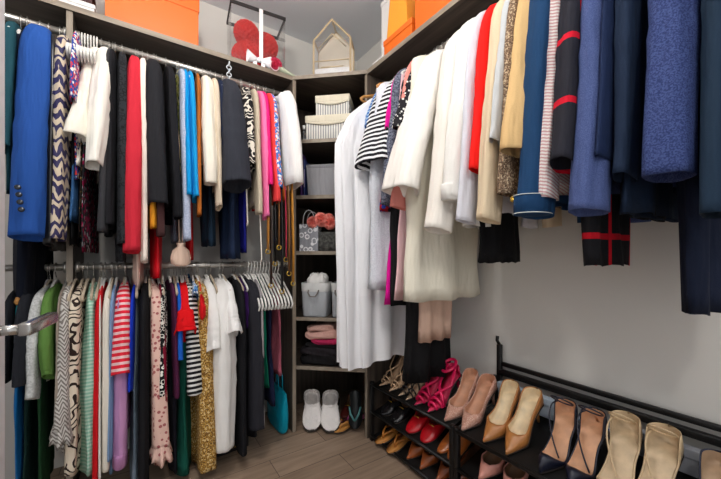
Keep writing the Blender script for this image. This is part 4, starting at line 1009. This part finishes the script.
# ------------------------------------------------------------------ added fill globes, world, camera
def fill_globe(label, x, y, z, r, power):  # unseen glowing globe, added to brighten the ceiling and clothes; fixture is invented
    t = thing('added_fill_globe', label, 'added_light', (x, y, CZ))
    mk('canopy', lathe([(0, 0), (.06, 0), (.058, -.02), (0, -.022)][::-1], 32), WHITE, t)
    mk('stem', tube([(0, 0, -.02), (0, 0, z-CZ+r)], .006, 10), CHROME(), t)
    m = bpy.data.materials.new('fill_globe_glow'); m.use_nodes = True
    b = m.node_tree.nodes['Principled BSDF']; b.inputs['Emission Color'].default_value = (1, .955, .9, 1); b.inputs['Emission Strength'].default_value = power
    mk('globe', lathe([(r*math.sin(PI*i/16), z-CZ-r*math.cos(PI*i/16)) for i in range(17)], 32), m, t)
fill_globe('unseen globe added for fill light above the middle of the closet', .08, .92, 2.42, .085, 105)
fill_globe('unseen globe added for fill light nearer the doorway', -.12, -.55, 2.36, .09, 90)
w = bpy.data.worlds.new('room_light'); SC.world = w; w.use_nodes = True
w.node_tree.nodes['Background'].inputs[0].default_value = (.93, .96, 1, 1)
w.node_tree.nodes['Background'].inputs[1].default_value = 1.0

cam = bpy.data.cameras.new('camera'); co = bpy.data.objects.new('camera', cam); COL.objects.link(co)
co.location = (0, 0, CAMH); co.rotation_euler = (PI/2, 0, -YAW)
cam.sensor_width = 36; cam.lens = 36*FPX/721; cam.shift_y = (HY-239.5)/721; cam.clip_start = .02
SC.camera = co
SC.view_settings.view_transform = 'Standard'; SC.view_settings.look = 'None'
SC.view_settings.gamma = 1; SC.view_settings.exposure = 0.08
try: SC.view_settings.use_curve_mapping = False
except Exception: pass
SC.cycles.max_bounces = 8; SC.cycles.transparent_max_bounces = 16

# denim cuff stitching, clip chain above the charcoal blazer
cf = [o for o in bpy.data.objects if o.parent and o.name.startswith('cuff') and o.parent.parent == jk[0]][0]
bb = [Vector(v.co) for v in cf.data.vertices]
zlo, zhi = min(v.z for v in bb), max(v.z for v in bb); mxx = max(v.x for v in bb); mnx = min(v.x for v in bb); mny = min(v.y for v in bb); mxy = max(v.y for v in bb)
for zz in (zlo+.004, zhi-.002):
    mk('stitching', tube([((mxx+mnx)/2+(mxx-mnx)/2*1.01*math.cos(a), (mny+mxy)/2+(mxy-mny)/2*1.01*math.sin(a), zz) for a in [2*PI*i/28 for i in range(29)]], .0013, 6, False), C((206, 210, 206)), cf.parent)
x = on_y(229, 1.90)
t = thing('hanger_chain', 'clear plastic hanger chain rising above the charcoal grey blazer', 'hanger chain', (x, 1.90, z_y(229, 84, 1.90)))
ht = z_y(229, 62, 1.90)-z_y(229, 84, 1.90)
for i in range(6):
    mk('link', xf(tube(arc((0, 0, 0), .012, 0, 360, 14, 'xz'), .003, 6, False), Matrix.Translation((0, 0, ht*(i+.5)/6)) @ Matrix.Rotation(i*PI/2, 4, 'Z')), HMAT['clear'], t)
